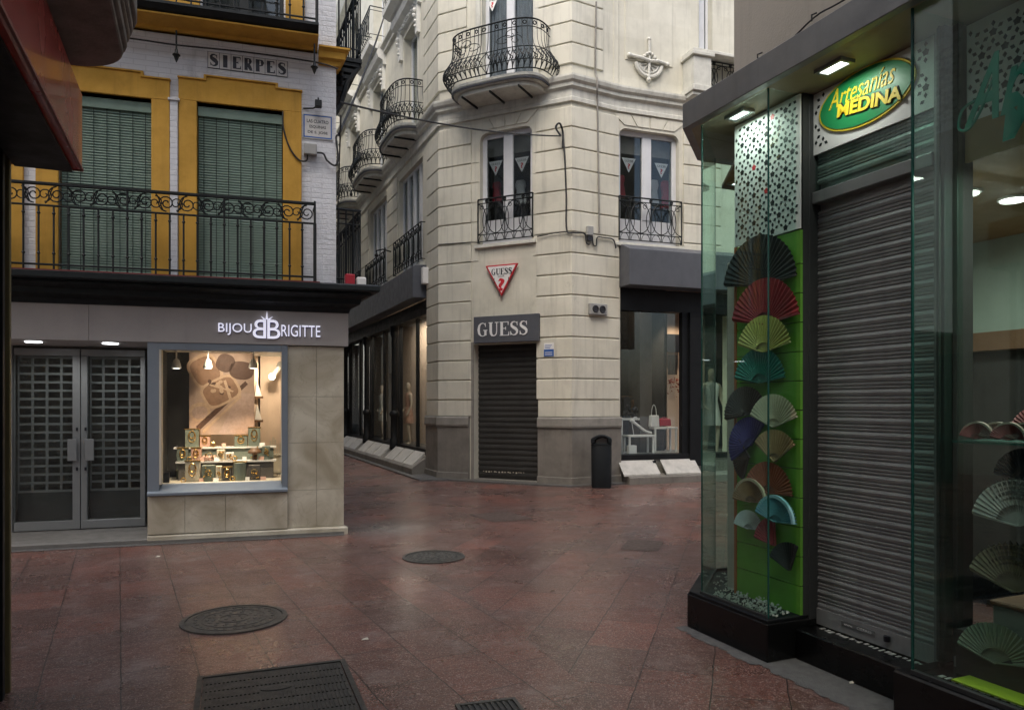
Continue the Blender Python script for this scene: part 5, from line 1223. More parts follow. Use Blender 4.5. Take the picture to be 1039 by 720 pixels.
# glazing
def gpane(p0, p1, z0, z1, name='shop_pane', mt='glassteal'):
    q = MB(); a, b = Vector(p0), Vector(p1); d = (b-a).normalized()*.0; nn = Vector((b.y-a.y, a.x-b.x)).normalized()*.005
    q.slab([tuple(a-nn), tuple(b-nn), tuple(b+nn), tuple(a+nn)], z0, z1); return q.build(name, M[mt], KB)
P1, P2, P3, P4 = K.p2(-.70, -.045), K.p2(-.04, -.045), K.p2(-.04, -.38), K.p2(-1.24, -.585)
def off(p, q, e=.012):
    a, b = Vector(p), Vector(q); d = (b-a).normalized()*e; return tuple(a+d), tuple(b-d)
gpane(*off(P1, P2), ZB, ZC); gpane(*off(P2, P3), ZB, ZC); gpane(*off(P4, P1), ZB, ZC); gpane(*off(K.p2(-1.24, -3.3), P4), ZB, ZC)
for p, r in ((P1, .006), (P2, .0065), (P4, .006)):
    q = MB(); q.tube([(p[0], p[1], ZB), (p[0], p[1], ZC)], r, 6); q.build('glass_edge', M['glassedge'], KB)
G1, G2 = K.p2(.97, -.045), K.p2(.97, -.42)
gpane(*off(G1, G2), ZB, ZC); gpane(*off(G1, K.p2(2.2, -.045)), ZB, ZC); gpane(*off(K.p2(2.2, -.045), K.p2(4.1, -.045)), ZB, ZC)
q = MB(); q.tube([(G1[0], G1[1], ZB), (G1[0], G1[1], ZC)], .0085, 6); q.build('glass_edge', M['glassedge'], KB)
m = MB()
for u in (2.2, 4.1): m.box(K, u-.012, u+.012, -.055, -.035, ZB, ZC)
m.sweep(kp((-1.24, -3.3), (-1.24, -.585), (-.70, -.045), (-.04, -.045)), [(-.012, ZB), (.012, ZB), (.012, ZB+.018), (-.012, ZB+.018)])
m.box(K, .97, 4.1, -.06, -.03, ZB, ZB+.02); m.build('glazing_bar', M['metaldark'], KB)
# door posts, beam, shutter
m = MB(); m.box(K, -.075, -.045, -.46, -.30, ZB, ZC); m.box(K, -.045, .0, -.47, -.34, .19, ZC); m.box(K, -.03, -.015, -.34, -.325, .19, ZC)
m.build('door_post', M['metaldark'], KB, bevel=.004)
m = MB(); m.box(K, .835, .875, -.50, -.37, .19, ZC); m.build('door_post', M['metal'], KB, bevel=.004); m = MB(); m.box(K, .88, .93, -.50, -.33, ZB, ZC); m.box(K, .935, .965, -.50, -.38, ZB, ZC); m.box(K, .90, .912, -.33, -.315, ZB, ZC)
m.build('door_post', M['metaldark'], KB, bevel=.004)
m = MB(); m.box(K, .0, .835, -.44, -.36, 2.86, 2.935); m.build('lintel', M['metal'], KB, bevel=.005)
m = MB(); z = .30
m.box(K, .0, .835, -.44, -.40, .20, .30)
PF = [(0, -.418), (.004, -.412), (.020, -.408), (.036, -.412), (.040, -.420), (.043, -.420), (.046, -.411), (.055, -.410), (.059, -.420), (.062, -.420), (.066, -.411), (.076, -.410), (.080, -.420), (.084, -.420)]
while z < 3.16:
    if not (2.78 < z < 2.94):
        vs = []; 
        for dz, n in PF: vs += [K.w(.0, n, z+dz), K.w(.835, n, z+dz)]
        m.add(vs, [(2*i, 2*i+1, 2*i+3, 2*i+2) for i in range(len(PF)-1)])
    z += .084
m.box(K, .0, .835, -.46, -.434, .2, 3.17)
sh = m.build('roller_shutter', M['shutter'], KB)
m = MB(); m.box(K, .20, .44, -.3995, -.396, .245, .275); m.build('name_plate', M['metal'], sh)
m = MB(); text_into(m, K, 'www.   CIERRES', .22, .42, .253, .267, -.396, .001); m.build('lettering', M['white'], sh)
m = MB(); m.lathe(K.w(.53, -.39, .245), [(.018, 0), (.018, .03)], 10); m.build('lock', M['ink'], sh)
m = MB(); m.box(K, -.0, .835, -.395, -.39, 2.94, 3.17); m.build('transom_pane', M['glassteal'], KB)
# perforated white panels
def perforated(u0, u1, z0, z1, n, parent, avoid=None, color=True, name='perforated_panel'):
    q = MB(); q.box(K, u0, u1, n-.012, n, z0, z1); p = q.build(name, M['white'], parent)
    q = MB(); qc = MB(); s = .118; row = 0; z = z0+.03
    def star(c, zc, r, k, mb, a0=0):
        pts = []
        for i in range(2*k):
            a = a0+PI*i/k; rr = r if i % 2 == 0 else r*.72; pts.append((c+math.cos(a)*rr, zc+math.sin(a)*rr))
        if all(u0+.004 < x < u1-.004 and z0+.004 < y < z1-.004 for x, y in pts) and not (avoid and any(avoid(x, y) for x, y in pts)): mb.poly(K, pts, n, n+.0015)
    while z < z1:
        u = u0+(s/2 if row % 2 else 0)+.02
        while u < u1:
            star(u, z, .022, 5, qc if (color and rnd.random() < .05) else q, .3)
            for k in range(6): star(u+.043*math.cos(PI/3*k+.5), z+.043*math.sin(PI/3*k+.5), .0155, 2, q, PI/3*k+.5)
            u += s
        z += s*.80; row += 1
    q.build('perforation', M['ledge'], p)
    if qc.v: qc.build('coloured_star', M['signred'], p)
    return p
# side display: green board, upper panel, fans
nG = -.27
gz1 = K.z(812, 232, nG); ua_, ub_ = -.60, -.005
gb = MB(); z = ZB
zs2 = [ZB+.005]
while zs2[-1] < gz1-.25: zs2.append(zs2[-1]+.185)
zs2.append(gz1)
for a, b in zip(zs2[:-1], zs2[1:]): gb.box(K, ua_, ub_, nG-.02, nG, a, b-.006)
gb.build('green_backboard', M['green'], KB)
m = MB(); m.box(K, ua_-.025, ua_, nG-.03, nG+.005, ZB, gz1); m.build('board_edge', M['orange'], KB)
m = MB(); m.box(K, ua_-.16, ua_-.05, nG-.16, nG-.04, ZB, 2.62); m.build('pillar', M['beige'], KB, bevel=.008)
m = MB(); m.box(K, ua_, ub_, nG-.05, nG-.022, ZB, ZC); m.box(K, ub_-.03, ub_+.0, -.42, nG-.05, ZB, ZC); m.build('display_back', M['metaldark'], KB)
perforated(ua_-.02, ub_, gz1+.004, ZC-.01, nG+.004, KB)
gr = MB(); r_ = random.Random(5)
for i in range(300):
    t_ = r_.random(); u = -.03-.62*t_; n = -.07-r_.random()*.17
    c = K.w(u, n, ZB+.006+r_.random()*.014*(1+2*(n < -.15))); s = r_.uniform(.006, .013)
    gr.add([c+Vector((s*math.cos(q*2.1+i), s*math.sin(q*2.1+i), 0)) for q in range(3)]+[c+Vector((0, 0, s*.9)), c-Vector((0, 0, s*.6))], [(0,1,3), (1,2,3), (2,0,3), (1,0,4), (2,1,4), (0,2,4)])
for i in range(260):
    t_ = r_.random(); u = -.70-.45*r_.random(); n = -.15-1.4*r_.random()
    if (u+1.24)-(n+.585)*-1 < .0 and False: continue
    if u-(-.70) < -( -.045-n) + .06: continue
    c = K.w(u, n, ZB+.008); s = r_.uniform(.007, .015)
    gr.add([c+Vector((s*math.cos(q*2.1+i), s*math.sin(q*2.1+i), 0)) for q in range(3)]+[c+Vector((0, 0, s*.9)), c-Vector((0, 0, s*.6))], [(0,1,3), (1,2,3), (2,0,3), (1,0,4), (2,1,4), (0,2,4)])
o = gr.build('gravel', M['gravel']); o['kind'] = 'stuff'; tag(o, 'loose white gravel on the floor of the glass display', 'gravel')

fan_m = {}
def fmat(c):
    k = tuple(c)
    if k not in fan_m: fan_m[k] = mat('fan cloth %d' % len(fan_m), c, .6, var=.25, scale=18, bmp=.05)
    return fan_m[k]
def hand_fan(fr, u, z, n, Rr, a0, a1, c, lab, inner=.34, rim=None, ribs=None, grp='hand fans hanging in the glass display', dpt=.010, npl=None, lace=False):
    t = thing('hand_fan', lab, 'hand fan', fr.w(u, n, z), fr.rot(), grp)
    npl = npl or max(10, int(abs(a1-a0)/7)); k = npl*2
    leaf = MB(); vs = []
    for i in range(k+1):
        a = R(a0+(a1-a0)*i/k); dn = dpt if i % 2 else 0
        for f in (inner, .68, 1.0): vs.append(fr.w(u+math.cos(a)*Rr*f*(1 if i % 2 == 0 or f < 1 else .985), n+.008+dn*f+.0006*i, z+math.sin(a)*Rr*f*(1 if i % 2 == 0 or f < 1 else .985)))
    leaf.add(vs, [(3*i+j, 3*i+3+j, 3*i+4+j, 3*i+1+j) for i in range(k) for j in (0, 1)])
    leaf.build('leaf', fmat(c), t)
    rb = MB(); rc = ribs or tuple(x*.7+.02 for x in c)
    for i in range(npl+1):
        a = R(a0+(a1-a0)*i/npl); w = .0045*Rr/.2; d = Vector((math.cos(a), math.sin(a))); q = Vector((-d.y, d.x))
        e = .97 if rim is None else 1.0
        pts = [(u+q.x*w*.6, z+q.y*w*.6), (u-q.x*w*.6, z-q.y*w*.6), (u+d.x*Rr*e-q.x*w, z+d.y*Rr*e-q.y*w), (u+d.x*Rr*e+q.x*w, z+d.y*Rr*e+q.y*w)]
        rb.poly(fr, pts, n+.003+.0006*i, n+.0065+.0006*i+(dpt+.004 if i in (0, npl) else .002))
    rb.build('rib', fmat(rc), t)
    if lace:
        lc = MB(); kk = npl
        for i in range(kk):
            a = R(a0+(a1-a0)*(i+.5)/kk)
            for f, s_ in ((.93, .011), (.82, .008), (.72, .010), (.60, .006)):
                cu, cz2 = u+math.cos(a)*Rr*f, z+math.sin(a)*Rr*f
                lc.poly(fr, [(cu+math.cos(2*PI*j/7)*s_*Rr/.2, cz2+math.sin(2*PI*j/7)*s_*Rr/.2) for j in range(7)], n+.012+dpt, n+.013+dpt+.006)
            lc.poly(fr, [(u+math.cos(a+q_)*Rr*r_, z+math.sin(a+q_)*Rr*r_) for q_, r_ in ((-.045, .985), (0, 1.055), (.045, .985))], n+.01, n+.016)
        lc.build('lace_pattern', fmat(tuple(x*.25 for x in c)), t)
    if rim is not None:
        rm = MB(); kk = 24
        o_ = [(u+math.cos(R(a0+(a1-a0)*i/kk))*Rr*1.01, z+math.sin(R(a0+(a1-a0)*i/kk))*Rr*1.01) for i in range(kk+1)]
        i_ = [(u+math.cos(R(a0+(a1-a0)*i/kk))*Rr*.9, z+math.sin(R(a0+(a1-a0)*i/kk))*Rr*.9) for i in range(kk+1)]
        for i in range(kk): rm.poly(fr, [o_[i], o_[i+1], i_[i+1], i_[i]], n+.008+dpt, n+.012+dpt+.014)
        rm.build('rim', fmat(rim), t)
    return t
FN = [ # px, py of the pivot, radius, a0, a1, colour, label, rim
 (772, 290, .315, 4, 172, (.018, .018, .018), 'large black folding fan, topmost on the green board', None),
 (778, 329, .285, 8, 170, (.33, .022, .03), 'crimson folding fan below the large black one', None),
 (777, 357, .225, 12, 165, (.50, .48, .12), 'lemon yellow pleated fan below the crimson one', None),
 (773, 388, .215, 8, 172, (.02, .22, .17), 'teal green folding fan below the yellow one', None),
 (759, 421, .185, 20, 190, (.05, .035, .03), 'dark brown folding fan half hidden behind the ivory one', None),
 (787, 433, .20, 20, 160, (.55, .52, .36), 'ivory fan with thin pale spokes above the tan one', None),
 (763, 452, .185, 50, 215, (.055, .035, .22), 'violet blue folding fan at the left edge of the green board', None),
 (762, 464, .150, 130, 250, (.055, .022, .018), 'dark maroon folding fan below the violet one', None),
 (788, 468, .195, 36, 146, (.40, .26, .12), 'tan wooden fan with spread spokes right of the violet one', None),
 (782, 500, .195, 2, 158, (.32, .075, .025), 'rust orange folding fan below the tan one', None),
 (764, 509, .150, 5, 178, (.30, .16, .07), 'brown fan with a thick cream rim at the left edge', (.6, .5, .34)),
 (789, 529, .160, 4, 165, (.09, .32, .38), 'light blue folding fan below the rust orange one', (.3, .55, .6)),
 (762, 536, .120, 4, 172, (.55, .60, .58), 'small white fan at the left edge beside the light blue one', None),
 (788, 553, .175, 95, 172, (.30, .015, .02), 'small bright red half-closed fan below the white one', None),
 (803, 578, .165, 70, 160, (.012, .012, .013), 'black feathery half-closed fan, lowest on the green board', None)]
for i, (x, y, Rr, a0, a1, c, lab, rim) in enumerate(FN):
    n = nG+.012+.010*(i % 3); u, z = K.at(x, y, n); hand_fan(K, u, z, n, Rr*1.08, a0, a1, c, lab, rim=rim, inner=.12 if i in (0, 4, 7, 13, 14) else .26)
# ceiling panels
def led(u, n, w, d, lab, z=ZC, name='ceiling_light'):
    t = thing(name, lab, 'ceiling light', K.w(u, n, z-.02), K.rot(), 'square light panels in the shop ceiling')
    q = MB(); q.box(K, u-w/2-.02, u+w/2+.02, n-d/2-.02, n-d/2, z-.022, z); q.box(K, u-w/2-.02, u+w/2+.02, n+d/2, n+d/2+.02, z-.022, z); q.box(K, u-w/2-.02, u-w/2, n-d/2, n+d/2, z-.022, z); q.box(K, u+w/2, u+w/2+.02, n-d/2, n+d/2, z-.022, z); q.build('frame', M['metal'], t)
    q = MB(); q.box(K, u-w/2, u+w/2, n-d/2, n+d/2, z-.016, z-.001); q.build('diffuser', M['lamp_led'], t)
led(.36, -.17, .16, .07, 'bright light panel in the ceiling above the green oval sign')
led(-.42, -.14, .15, .06, 'light panel in the ceiling above the white perforated panel')
m = MB(); m.slab(kp((-1.2, -.62), (-.66, -.3), (-.66, -1.9), (-1.2, -1.9)), ZC-.25, ZC-.22); m.build('inner_soffit', M['brownwood'], KB)
led(-.98, -.62, .10, .10, 'small square light in the brown ceiling at the glass corner', ZC-.25)
m = MB(); m.box(K, -.5, -.45, -3.4, -.5, ZB, ZC); m.build('inner_wall', M['beige'], KB)

# sign
SP = thing('shop_sign', 'white perforated sign panel with a green oval reading Artesanías MEDINA in yellow', 'shop sign', K.w(.42, -.38, 3.17), K.rot())
sz0_, sz1_ = 3.172, ZC-.005; sn = -.375
cx_, cz_ = K.at(878, 98, sn); ea, eb = .325, .158
def rotp(x, y, a=0): return (cx_+x*math.cos(a)-y*math.sin(a), cz_+x*math.sin(a)+y*math.cos(a))
p = perforated(.0, .835, sz0_, sz1_, sn, SP, avoid=lambda x, y: ((x-cx_)/(ea*1.1))**2+((y-cz_)/(eb*1.12))**2 < 1 or (.13 < x < .72 and abs(y-cz_) < .3), color=False, name='panel')
q = MB(); q.poly(K, [rotp(math.cos(2*PI*i/48)*ea*1.045, math.sin(2*PI*i/48)*eb*1.08) for i in range(48)], sn, sn+.012); q.build('oval_rim', M['yellow'], SP)
q = MB(); q.poly(K, [rotp(math.cos(2*PI*i/48)*ea, math.sin(2*PI*i/48)*eb) for i in range(48)], sn+.012, sn+.016); q.build('oval', M['signgreen'], SP)
zA = K.z(843, 113.5, sn); tA = (K.z(910, 83.5, sn)-zA)/(K.u(910, sn)-K.u(843, sn)); tM = (K.z(916, 100, sn)-K.z(854, 118, sn))/(K.u(916, sn)-K.u(854, sn))
def script_text(fr, s, u0, u1, z0, z1, n, m_, parent, tilt=0., **k):
    q = MB(); text_into(q, fr, s, u0, u1, z0, z1, n, .004, **k)
    if tilt:
        o0 = fr.w(u0, n, z0); 
        for v in q.v: v.z += tilt*((v-o0).x*fr.d[0]+(v-o0).y*fr.d[1])
    return q.build('lettering', M[m_], parent)
ink2 = mat('sign outline', (.02, .045, .02), .5, bmp=0)
M['outline'] = ink2
script_text(K, 'Artesanías', K.u(843, sn), K.u(911, sn), zA, zA+.115, sn+.016, 'yellow', SP, tilt=tA, shear=.45, off=.0)
script_text(K, 'MEDINA', K.u(852, sn)+.004, K.u(917.5, sn)+.006, K.z(854, 118, sn)-.014, K.z(854, 118, sn)+.076, sn+.0165, 'outline', SP, tilt=tM, shear=.12, off=.05)
script_text(K, 'MEDINA', K.u(852, sn), K.u(917.5, sn), K.z(854, 118, sn)-.009, K.z(854, 118, sn)+.071, sn+.021, 'yellow', SP, tilt=tM, shear=.12, off=.035)

# right-hand window
lw = thing('window_lettering', 'green script and block lettering Artesanías MEDINA stuck inside the right-hand glass', 'lettering', K.w(1.3, -.05, 2.4), K.rot())
M['signteal'] = mat('teal green film', (.0, .22, .15), .5, bmp=0)
nL = -.052; a, z0 = K.at(978, 132, nL); _, z1 = K.at(990, 66, nL)
script_text(K, 'Artesanías', a, a+1.0, z0, z0+.30, nL-.004, 'signteal', lw, shear=.45, off=.012)
a, z0 = K.at(1017, 137, nL); script_text(K, 'MEDINA', a, a+.95, z0-.03, z0+.17, nL-.004, 'signteal', lw, shear=.12, off=.05)
u, z = K.at(972, 130, nL); q = MB(); q.tube(smooth([K.w(u+.09, nL-.005, z+.10), K.w(u+.02, nL-.005, z+.08), K.w(u-.0, nL-.005, z+.0), K.w(u+.05, nL-.005, z-.02), K.w(u+.11, nL-.005, z+.05), K.w(u+.16, nL-.005, z+.16)], 5), .007, 5); q.build('flourish', M['signteal'], lw)
perforated(.985, 2.6, 3.04, ZC-.02, -.42, KB, color=False)
# inside: low ceiling, backing, shelves
m = MB(); m.slab(kp((-.4, -.5), (4.1, -.5), (4.1, -2.4), (-.4, -2.4)), 2.86, 3.0); m.box(K, .975, 4.1, -.44, -.42, 2.84, 3.04); m.build('inner_ceiling', mat('warm inner ceiling', (.32, .21, .09), .6), KB)
m = MB(); m.box(K, -.4, 4.1, -2.42, -2.4, ZB, 2.05); m.build('inner_wall', M['dark'], KB); MB().box(K, -.4, 4.1, -2.42, -2.4, 2.05, 2.86).build('inner_wall', M['reflwall'], KB); MB().box(K, 4.1, 4.14, -2.4, -.05, ZB, ZC).build('inner_wall', M['dark'], KB); m = MB()  # upper band of the back wall carries the painted facade reflection
for x, y, nn, lab in ((.58, 0, -.98, 'round ceiling downlight behind the right-hand glass, nearer the door'), (.60, 0, -1.38, 'round ceiling downlight behind the right-hand glass, farther from the door')):
    # on the low ceiling
    zc3 = 2.86; lo_, hi_ = -2.2, -.46; u = x
    t = thing('downlight', lab, 'ceiling light', K.w(u, nn, zc3-.01), K.rot(), 'round downlights of the fan shop')
    q = MB(); q.lathe(K.w(u, nn, zc3-.022), [(.07, 0), (.07, .021)], 20); q.build('diffuser', M['lamp_disc'], t)
    q = MB(); q.lathe(K.w(u, nn, zc3-.014), [(.07, 0), (.085, 0), (.085, .013), (.07, .013)], 20); q.build('rim', M['white'], t)
shz = K.z(1010, 447, -.35)
m = MB(); m.box(K, 1.05, 3.9, -.62, -.22, shz-.012, shz); m.build('glass_shelf', M['glassedge'], KB)
for i in range(7):
    x = (992, 1010, 1024, 1038)[i] if i < 4 else None
    u = K.u(x, -.30) if x else 1.75+.20*(i-4); c = ((.22, .02, .025), (.20, .12, .10))[i % 2]
    pos = ('dark red small fan at the left end of the upper glass shelf', 'brownish small fan second on the upper glass shelf', 'dark red small fan third on the upper glass shelf', 'brownish small fan fourth on the upper glass shelf', 'dark red small fan fifth on the upper glass shelf', 'brownish small fan sixth on the upper glass shelf', 'dark red small fan last on the upper glass shelf')[i]
    hand_fan(K, u, shz+.008, -.32-.015*(i % 2), .085, 10, 170, c, pos, rim=(.3, .25, .2), grp='small fans standing on the upper glass shelf', dpt=.006)
m = MB(); m.box(K, 1.05, 3.9, -.75, -.25, ZB, ZB+.22); m.build('display_plinth', M['dark'], KB)
def rf(x, y, n, Rr, a0, a1, c, lab, **k):
    u, z = K.at(x, y, n); hand_fan(K, u, z, n, Rr, a0, a1, c, lab, grp='large fans in the right-hand window', **k)
rf(1036, 533, -.30, .215, 20, 172, (.50, .50, .46), 'white lace fan in the right-hand window', inner=.45, lace=True)
rf(1032, 600, -.34, .225, 22, 162, (.20, .17, .10), 'dull gold lace fan below the white lace one', inner=.42, lace=True)
rf(1014, 672, -.26, .19, 12, 168, (.22, .27, .19), 'sage green spread fan standing on the green cloth', inner=.38)
rf(1044, 486, -.45, .15, 30, 175, (.04, .05, .09), 'dark blue fan in the shadow under the shelf', inner=.4)
u, z = K.at(1003, 612, -.40)
q = MB(); q.box(K, u+.06, u+.9, -.62, -.34, ZB+.22, ZB+.36); lone(q, 'display_box', M['sage'], 'pale green box behind the sage green fan', 'box', bevel=.006)
q = MB(); q.box(K, u+.05, u+.92, -.64, -.33, ZB+.362, ZB+.385); lone(q, 'box_lid', M['brownwood'], 'brown wooden board lying on the pale green box', 'board', bevel=.006)
q = MB(); q.box(K, 1.12, 2.4, -.30, -.12, ZB+.004, ZB+.012); lone(q, 'green_cloth', mat('lime cloth', (.38, .50, .02), .7), 'bright lime green cloth on the window floor', 'cloth')
for i, (u_, z_, Rr_, c_, lab_) in enumerate(((.95, 1.42, .17, (.16, .03, .03), 'dark red fan hanging deep in the shop below the reflection painted on the wall'), (1.35, 1.15, .18, (.10, .12, .12), 'grey fan hanging deep in the shop in the middle'), (1.75, 1.45, .17, (.14, .10, .05), 'brown fan hanging deep in the shop at the right'))): hand_fan(K, u_, z_, -1.1, Rr_, 15, 165, c_, lab_, grp='fans hanging deep in the shop', lace=True)
MB().box(K, -.4, 4.1, -2.4, -2.28, 2.0, 2.14).build('wall_ledge', M['brownwood'], KB)
q = MB(); q.tube([K.w(1.36, -.36, ZB+.39), K.w(1.5, -.35, ZB+.40), K.w(1.62, -.36, ZB+.39)], .014, 6); lone(q, 'closed_fan', M['orange'], 'closed red-brown fan lying on the wooden board', 'hand fan')
# red awning on the far side
u, z = 0, 0
a = K.p2(-.84, -1.2); q = MB()
KE = Fr(*K.p2(-.80, -9), *( (K.p2(0, 1)[0]-K.p2(0, 0)[0]), (K.p2(0, 1)[1]-K.p2(0, 0)[1]) ))
q.sweep([K.p2(-.82, -4.2), K.p2(-.82, -.6)], [(0, 4.85), (.0, 3.95), (.03, 3.95), (.20, 4.75), (.05, 4.9)]) if False else None
q.slab(kp((-.81, -.55), (-.81, -3.0), (-.86, -3.0), (-.86, -.55)), 4.45, 5.9)
q.build('folded_awning', M['darkred'], KB, bevel=.01)
cab(smooth(pp(K, -.36, (748, 78), (790, 52), (826, 18), (850, 4), (900, -25)), 4), .006, 'thin cable along the foot of the beige wall above the grey fascia')
for x, y in ((826, 16), (771, 56)):
    u, z = K.at(x, y, -.38); q = MB(); q.tube([K.w(u, -.40, z+.02), K.w(u, -.36, z), K.w(u, -.36, z-.04)], .006, 5); lone(q, 'cable_clip', M['cable'], 'small black cable clip, %s of the two on the beige wall' % ('nearer' if x == 826 else 'farther'), 'clip')
# ================================================================== SHOP AT THE LEFT EDGE
L = LS
LB = thing('left_shop_building', 'dark shopfront at the left edge with diamond lattice gate and brass-coloured frame', 'building', (*L.p2(-3, -1), 0), L.rot())
m = MB(); m.wall(L, -12, -.0, 3.4, 13, [(a, a+1.1, z, z+2.2) for a in (-2.2, -4.6, -7, -9.4) for z in (4.7, 8.2)], -.4, -.0); m.slab([L.p2(-.4, -.4), L.p2(0, -.4), L.p2(0, -8), L.p2(-.4, -8)], 0, 13); m.slab([L.p2(-12, -.4), L.p2(-.4, -.4), L.p2(-.4, -8), L.p2(-12, -8)], 12.8, 13)
m.box(L, -.10, .0, -.4, -.06, 0, 3.4)
m.build('wall', M['lanewhite'], LB)
for a in (-2.2, -4.6, -7, -9.4):
    for z in (4.7, 8.2): casement(L, a, a+1.1, z, z+2.2, -.15, LB)
m = MB(); m.box(L, -12, -.4, -2.0, -1.9, 0, 12.8); m.build('inner_wall', M['dark'], LB)
m = MB(); m.box(L, -.035, .0, -.055, .0, 0, 3.3); m.build('corner_post', mat('brass frame', (.16, .13, .06), .4, metal=.5), LB, bevel=.004)
m = MB(); m.box(L, -12, -.1, -.05, -.04, 0, .14); m.box(L, -12, -.05, -.09, -.05, 3.2, 3.4); 
for u in (-.10, -2.6, -5.2): m.box(L, u-.05, u, -.06, -.01, .0, 3.2)
m.build('shop_frame', M['black'], LB)
m = MB(); s = .13
def lat(u0, u1):
    k = int((u1-u0)/s); 
    for i in range(k):
        u = u0+s*(i+.5); 
        for q in (-1, 1):
            m.tube([L.w(u+q*s*.5*(1-abs(2*((j*.5) % 1)-1)), -.02+.006*q, .14+.105*j*.5*2) for j in range(29)], .007, 4)
lat(-2.6, -.15); lat(-5.2, -2.75)
m.build('lattice_gate', M['iron'], LB)
m = MB(); m.box(L, -12, -.1, -.5, -.45, 0, 3.3); m.build('shop_back', M['dark'], LB)
# red awning box
t = thing('awning_box', 'dark red boxed awning over the left shop, its end facing the lane', 'awning', L.w(-1.5, .2, 2.94), L.rot())
m = MB(); m.add([L.w(u, n, z) for u in (-6, -.012) for n, z in ((.0, 2.96), (.325, 2.935), (.345, 2.94), (.345, 3.37), (.30, 3.385), (.0, 3.40))], [(0,1,7,6), (1,2,8,7), (2,3,9,8), (3,4,10,9), (4,5,11,10), (5,0,6,11), (5,4,3,2,1,0), (6,7,8,9,10,11)])
m.build('casing', M['darkred'], t, bevel=.004)
m = MB(); m.box(L, -6, -.03, .02, .30, 2.915, 2.932); m.build('underside', M['black'], t)
m = MB(); m.box(L, -6.0, -.005, .340, .352, 2.93, 2.945); m.box(L, -.012, -.002, .0, .35, 2.93, 2.943); m.build('edge_trim', mat('pale red trim', (.22, .05, .04), .5), t)
# rounded balcony
t = thing('stone_balcony', 'grey stone balcony with a rounded moulded corner above the red awning', 'balcony', L.w(-1.2, .3, 3.42), L.rot())
def bal(d, r, z0, z1, mt, nm):
    pts = [L.p2(-5, .02)]; e = .0-r
    pts = [L.p2(-5, .01), L.p2(-5, d)]+[L.p2(e-r+r*0+(r)*math.sin(a)+0*e, d-r+r*math.cos(a)) for a in [PI/2*i/10 for i in range(11)]]+[L.p2(e, .01)]
    q = MB(); q.slab(pts, z0, z1); return q.build(nm, M[mt], t, bevel=.012, seg=2)
bal(.60, .28, 3.42, 3.45, 'stonegrey', 'lower_moulding'); bal(.62, .29, 3.452, 3.50, 'stonegrey', 'moulding'); bal(.635, .295, 3.502, 3.52, 'greycap', 'fillet'); bal(.65, .31, 3.522, 3.56, 'stonegrey', 'moulding'); bal(.67, .32, 3.562, 3.72, 'stonegrey', 'deck')
q = MB()
for k in range(14): u = -.45-.2*k; q.tube([L.w(u, .52, 3.72), L.w(u, .52, 4.65)], .010, 5)
q.tube([L.w(-5, .52, 4.65), L.w(-.4, .52, 4.65), L.w(-.4, 0, 4.65)], .02, 6); q.build('railing', M['iron'], t)

# ================================================================== STREET FURNITURE
bx_, by_ = ground(611.5, 495.5); by_ += .19
t = thing('litter_bin', 'dark plastic litter bin with a hooded opening standing at the cream wall', 'litter bin', (bx_, by_, 0), R(-8))
BN = Fr(bx_, by_, 1, -.14)
def sup(rx, ry, z, k=20): return [BN.w(rx*math.copysign(abs(math.cos(2*PI*i/k))**.6, math.cos(2*PI*i/k)), -ry*math.copysign(abs(math.sin(2*PI*i/k))**.6, math.sin(2*PI*i/k)), z) for i in range(k)]
def shell(prof, k=20):
    q = MB(); vs = []
    for rx, ry, z in prof: vs += sup(rx, ry, z, k)
    q.add(vs, [(a*k+i, a*k+(i+1) % k, (a+1)*k+(i+1) % k, (a+1)*k+i) for a in range(len(prof)-1) for i in range(k)]+[tuple(range(k)), tuple(range((len(prof)-1)*k, len(prof)*k))]); return q
shell([(.185, .17, 0), (.19, .175, .05), (.195, .18, .78), (.188, .172, .80)]).build('body', M['binplastic'], t, smooth=True)
shell([(.198, .182, .801), (.198, .182, .83), (.16, .15, .84), (.158, .148, .845)]).build('rim', M['binplastic'], t, smooth=True)
q = MB(); k = 14                                     # hood: arched shell, open at the front
o_ = [(-.195, .845)]+[(-.195+.39*i/k, .93+.075*math.sin(PI*i/k)) for i in range(k+1)]+[(.195, .845)]
q.poly(BN, o_, -.18, .05)
i_ = [(-.195, .845), (-.195, .93)]+[(-.195+.39*i/k, .93+.075*math.sin(PI*i/k)) for i in range(1, k)]+[(.195, .93), (.195, .845), (.125, .845), (.125, .93), (.08, .965), (-.06, .955), (-.125, .90), (-.125, .845)]
q.poly(BN, i_, .051, .17); q.build('hood', M['binplastic'], t, bevel=.01)
q = MB(); q.poly(BN, [(-.11, .85), (.11, .85), (.10, .93), (.02, .95), (-.09, .91)], .0505, .058); q.build('liner', M['plasticgrey'], t)

# overhead cables
A0 = B.w(.0, .12, 5.05)
def sag(a, b, s, k=20): return [a+(b-a)*(i/k)-Vector((0, 0, s*4*(i/k)*(1-i/k))) for i in range(k+1)]
e = pp(GC, .16, (569, 138))[0]
st_ = B.w(*(lambda a: (a[0], .02, a[1]))(B.at(341, 103, .02)))
cab(sag(B.w(-.05, .05, B.z(342, 105)), e, .10), .013, 'black cable strung from the white brick building across the lane to the chamfered corner')
q = MB(); q.tube(smooth(pp(GC, .07, (571, 150), (571, 134))+[GC.w(GC.u(571), .16, GC.z(571, 128)), GC.w(GC.u(568), .2, GC.z(568, 133)), e], 4), .020, 6); lone(q, 'cable_bracket', M['iron'], 'black hooked cable bracket on the chamfered corner right of the window', 'bracket')
cab(sag(B.w(-.04, .03, B.z(342, 118)), GA.w(-9.5, .5, 6.2), .05), .012, 'lower black cable from the plaque corner to the lane lamp bracket')
cab(sag(BS.w(1.8, .36, 5.55), GA.w(-4.6, .1, 11.9), .1), .020, 'thick black cable rising steeply across the lane to the upper floors')
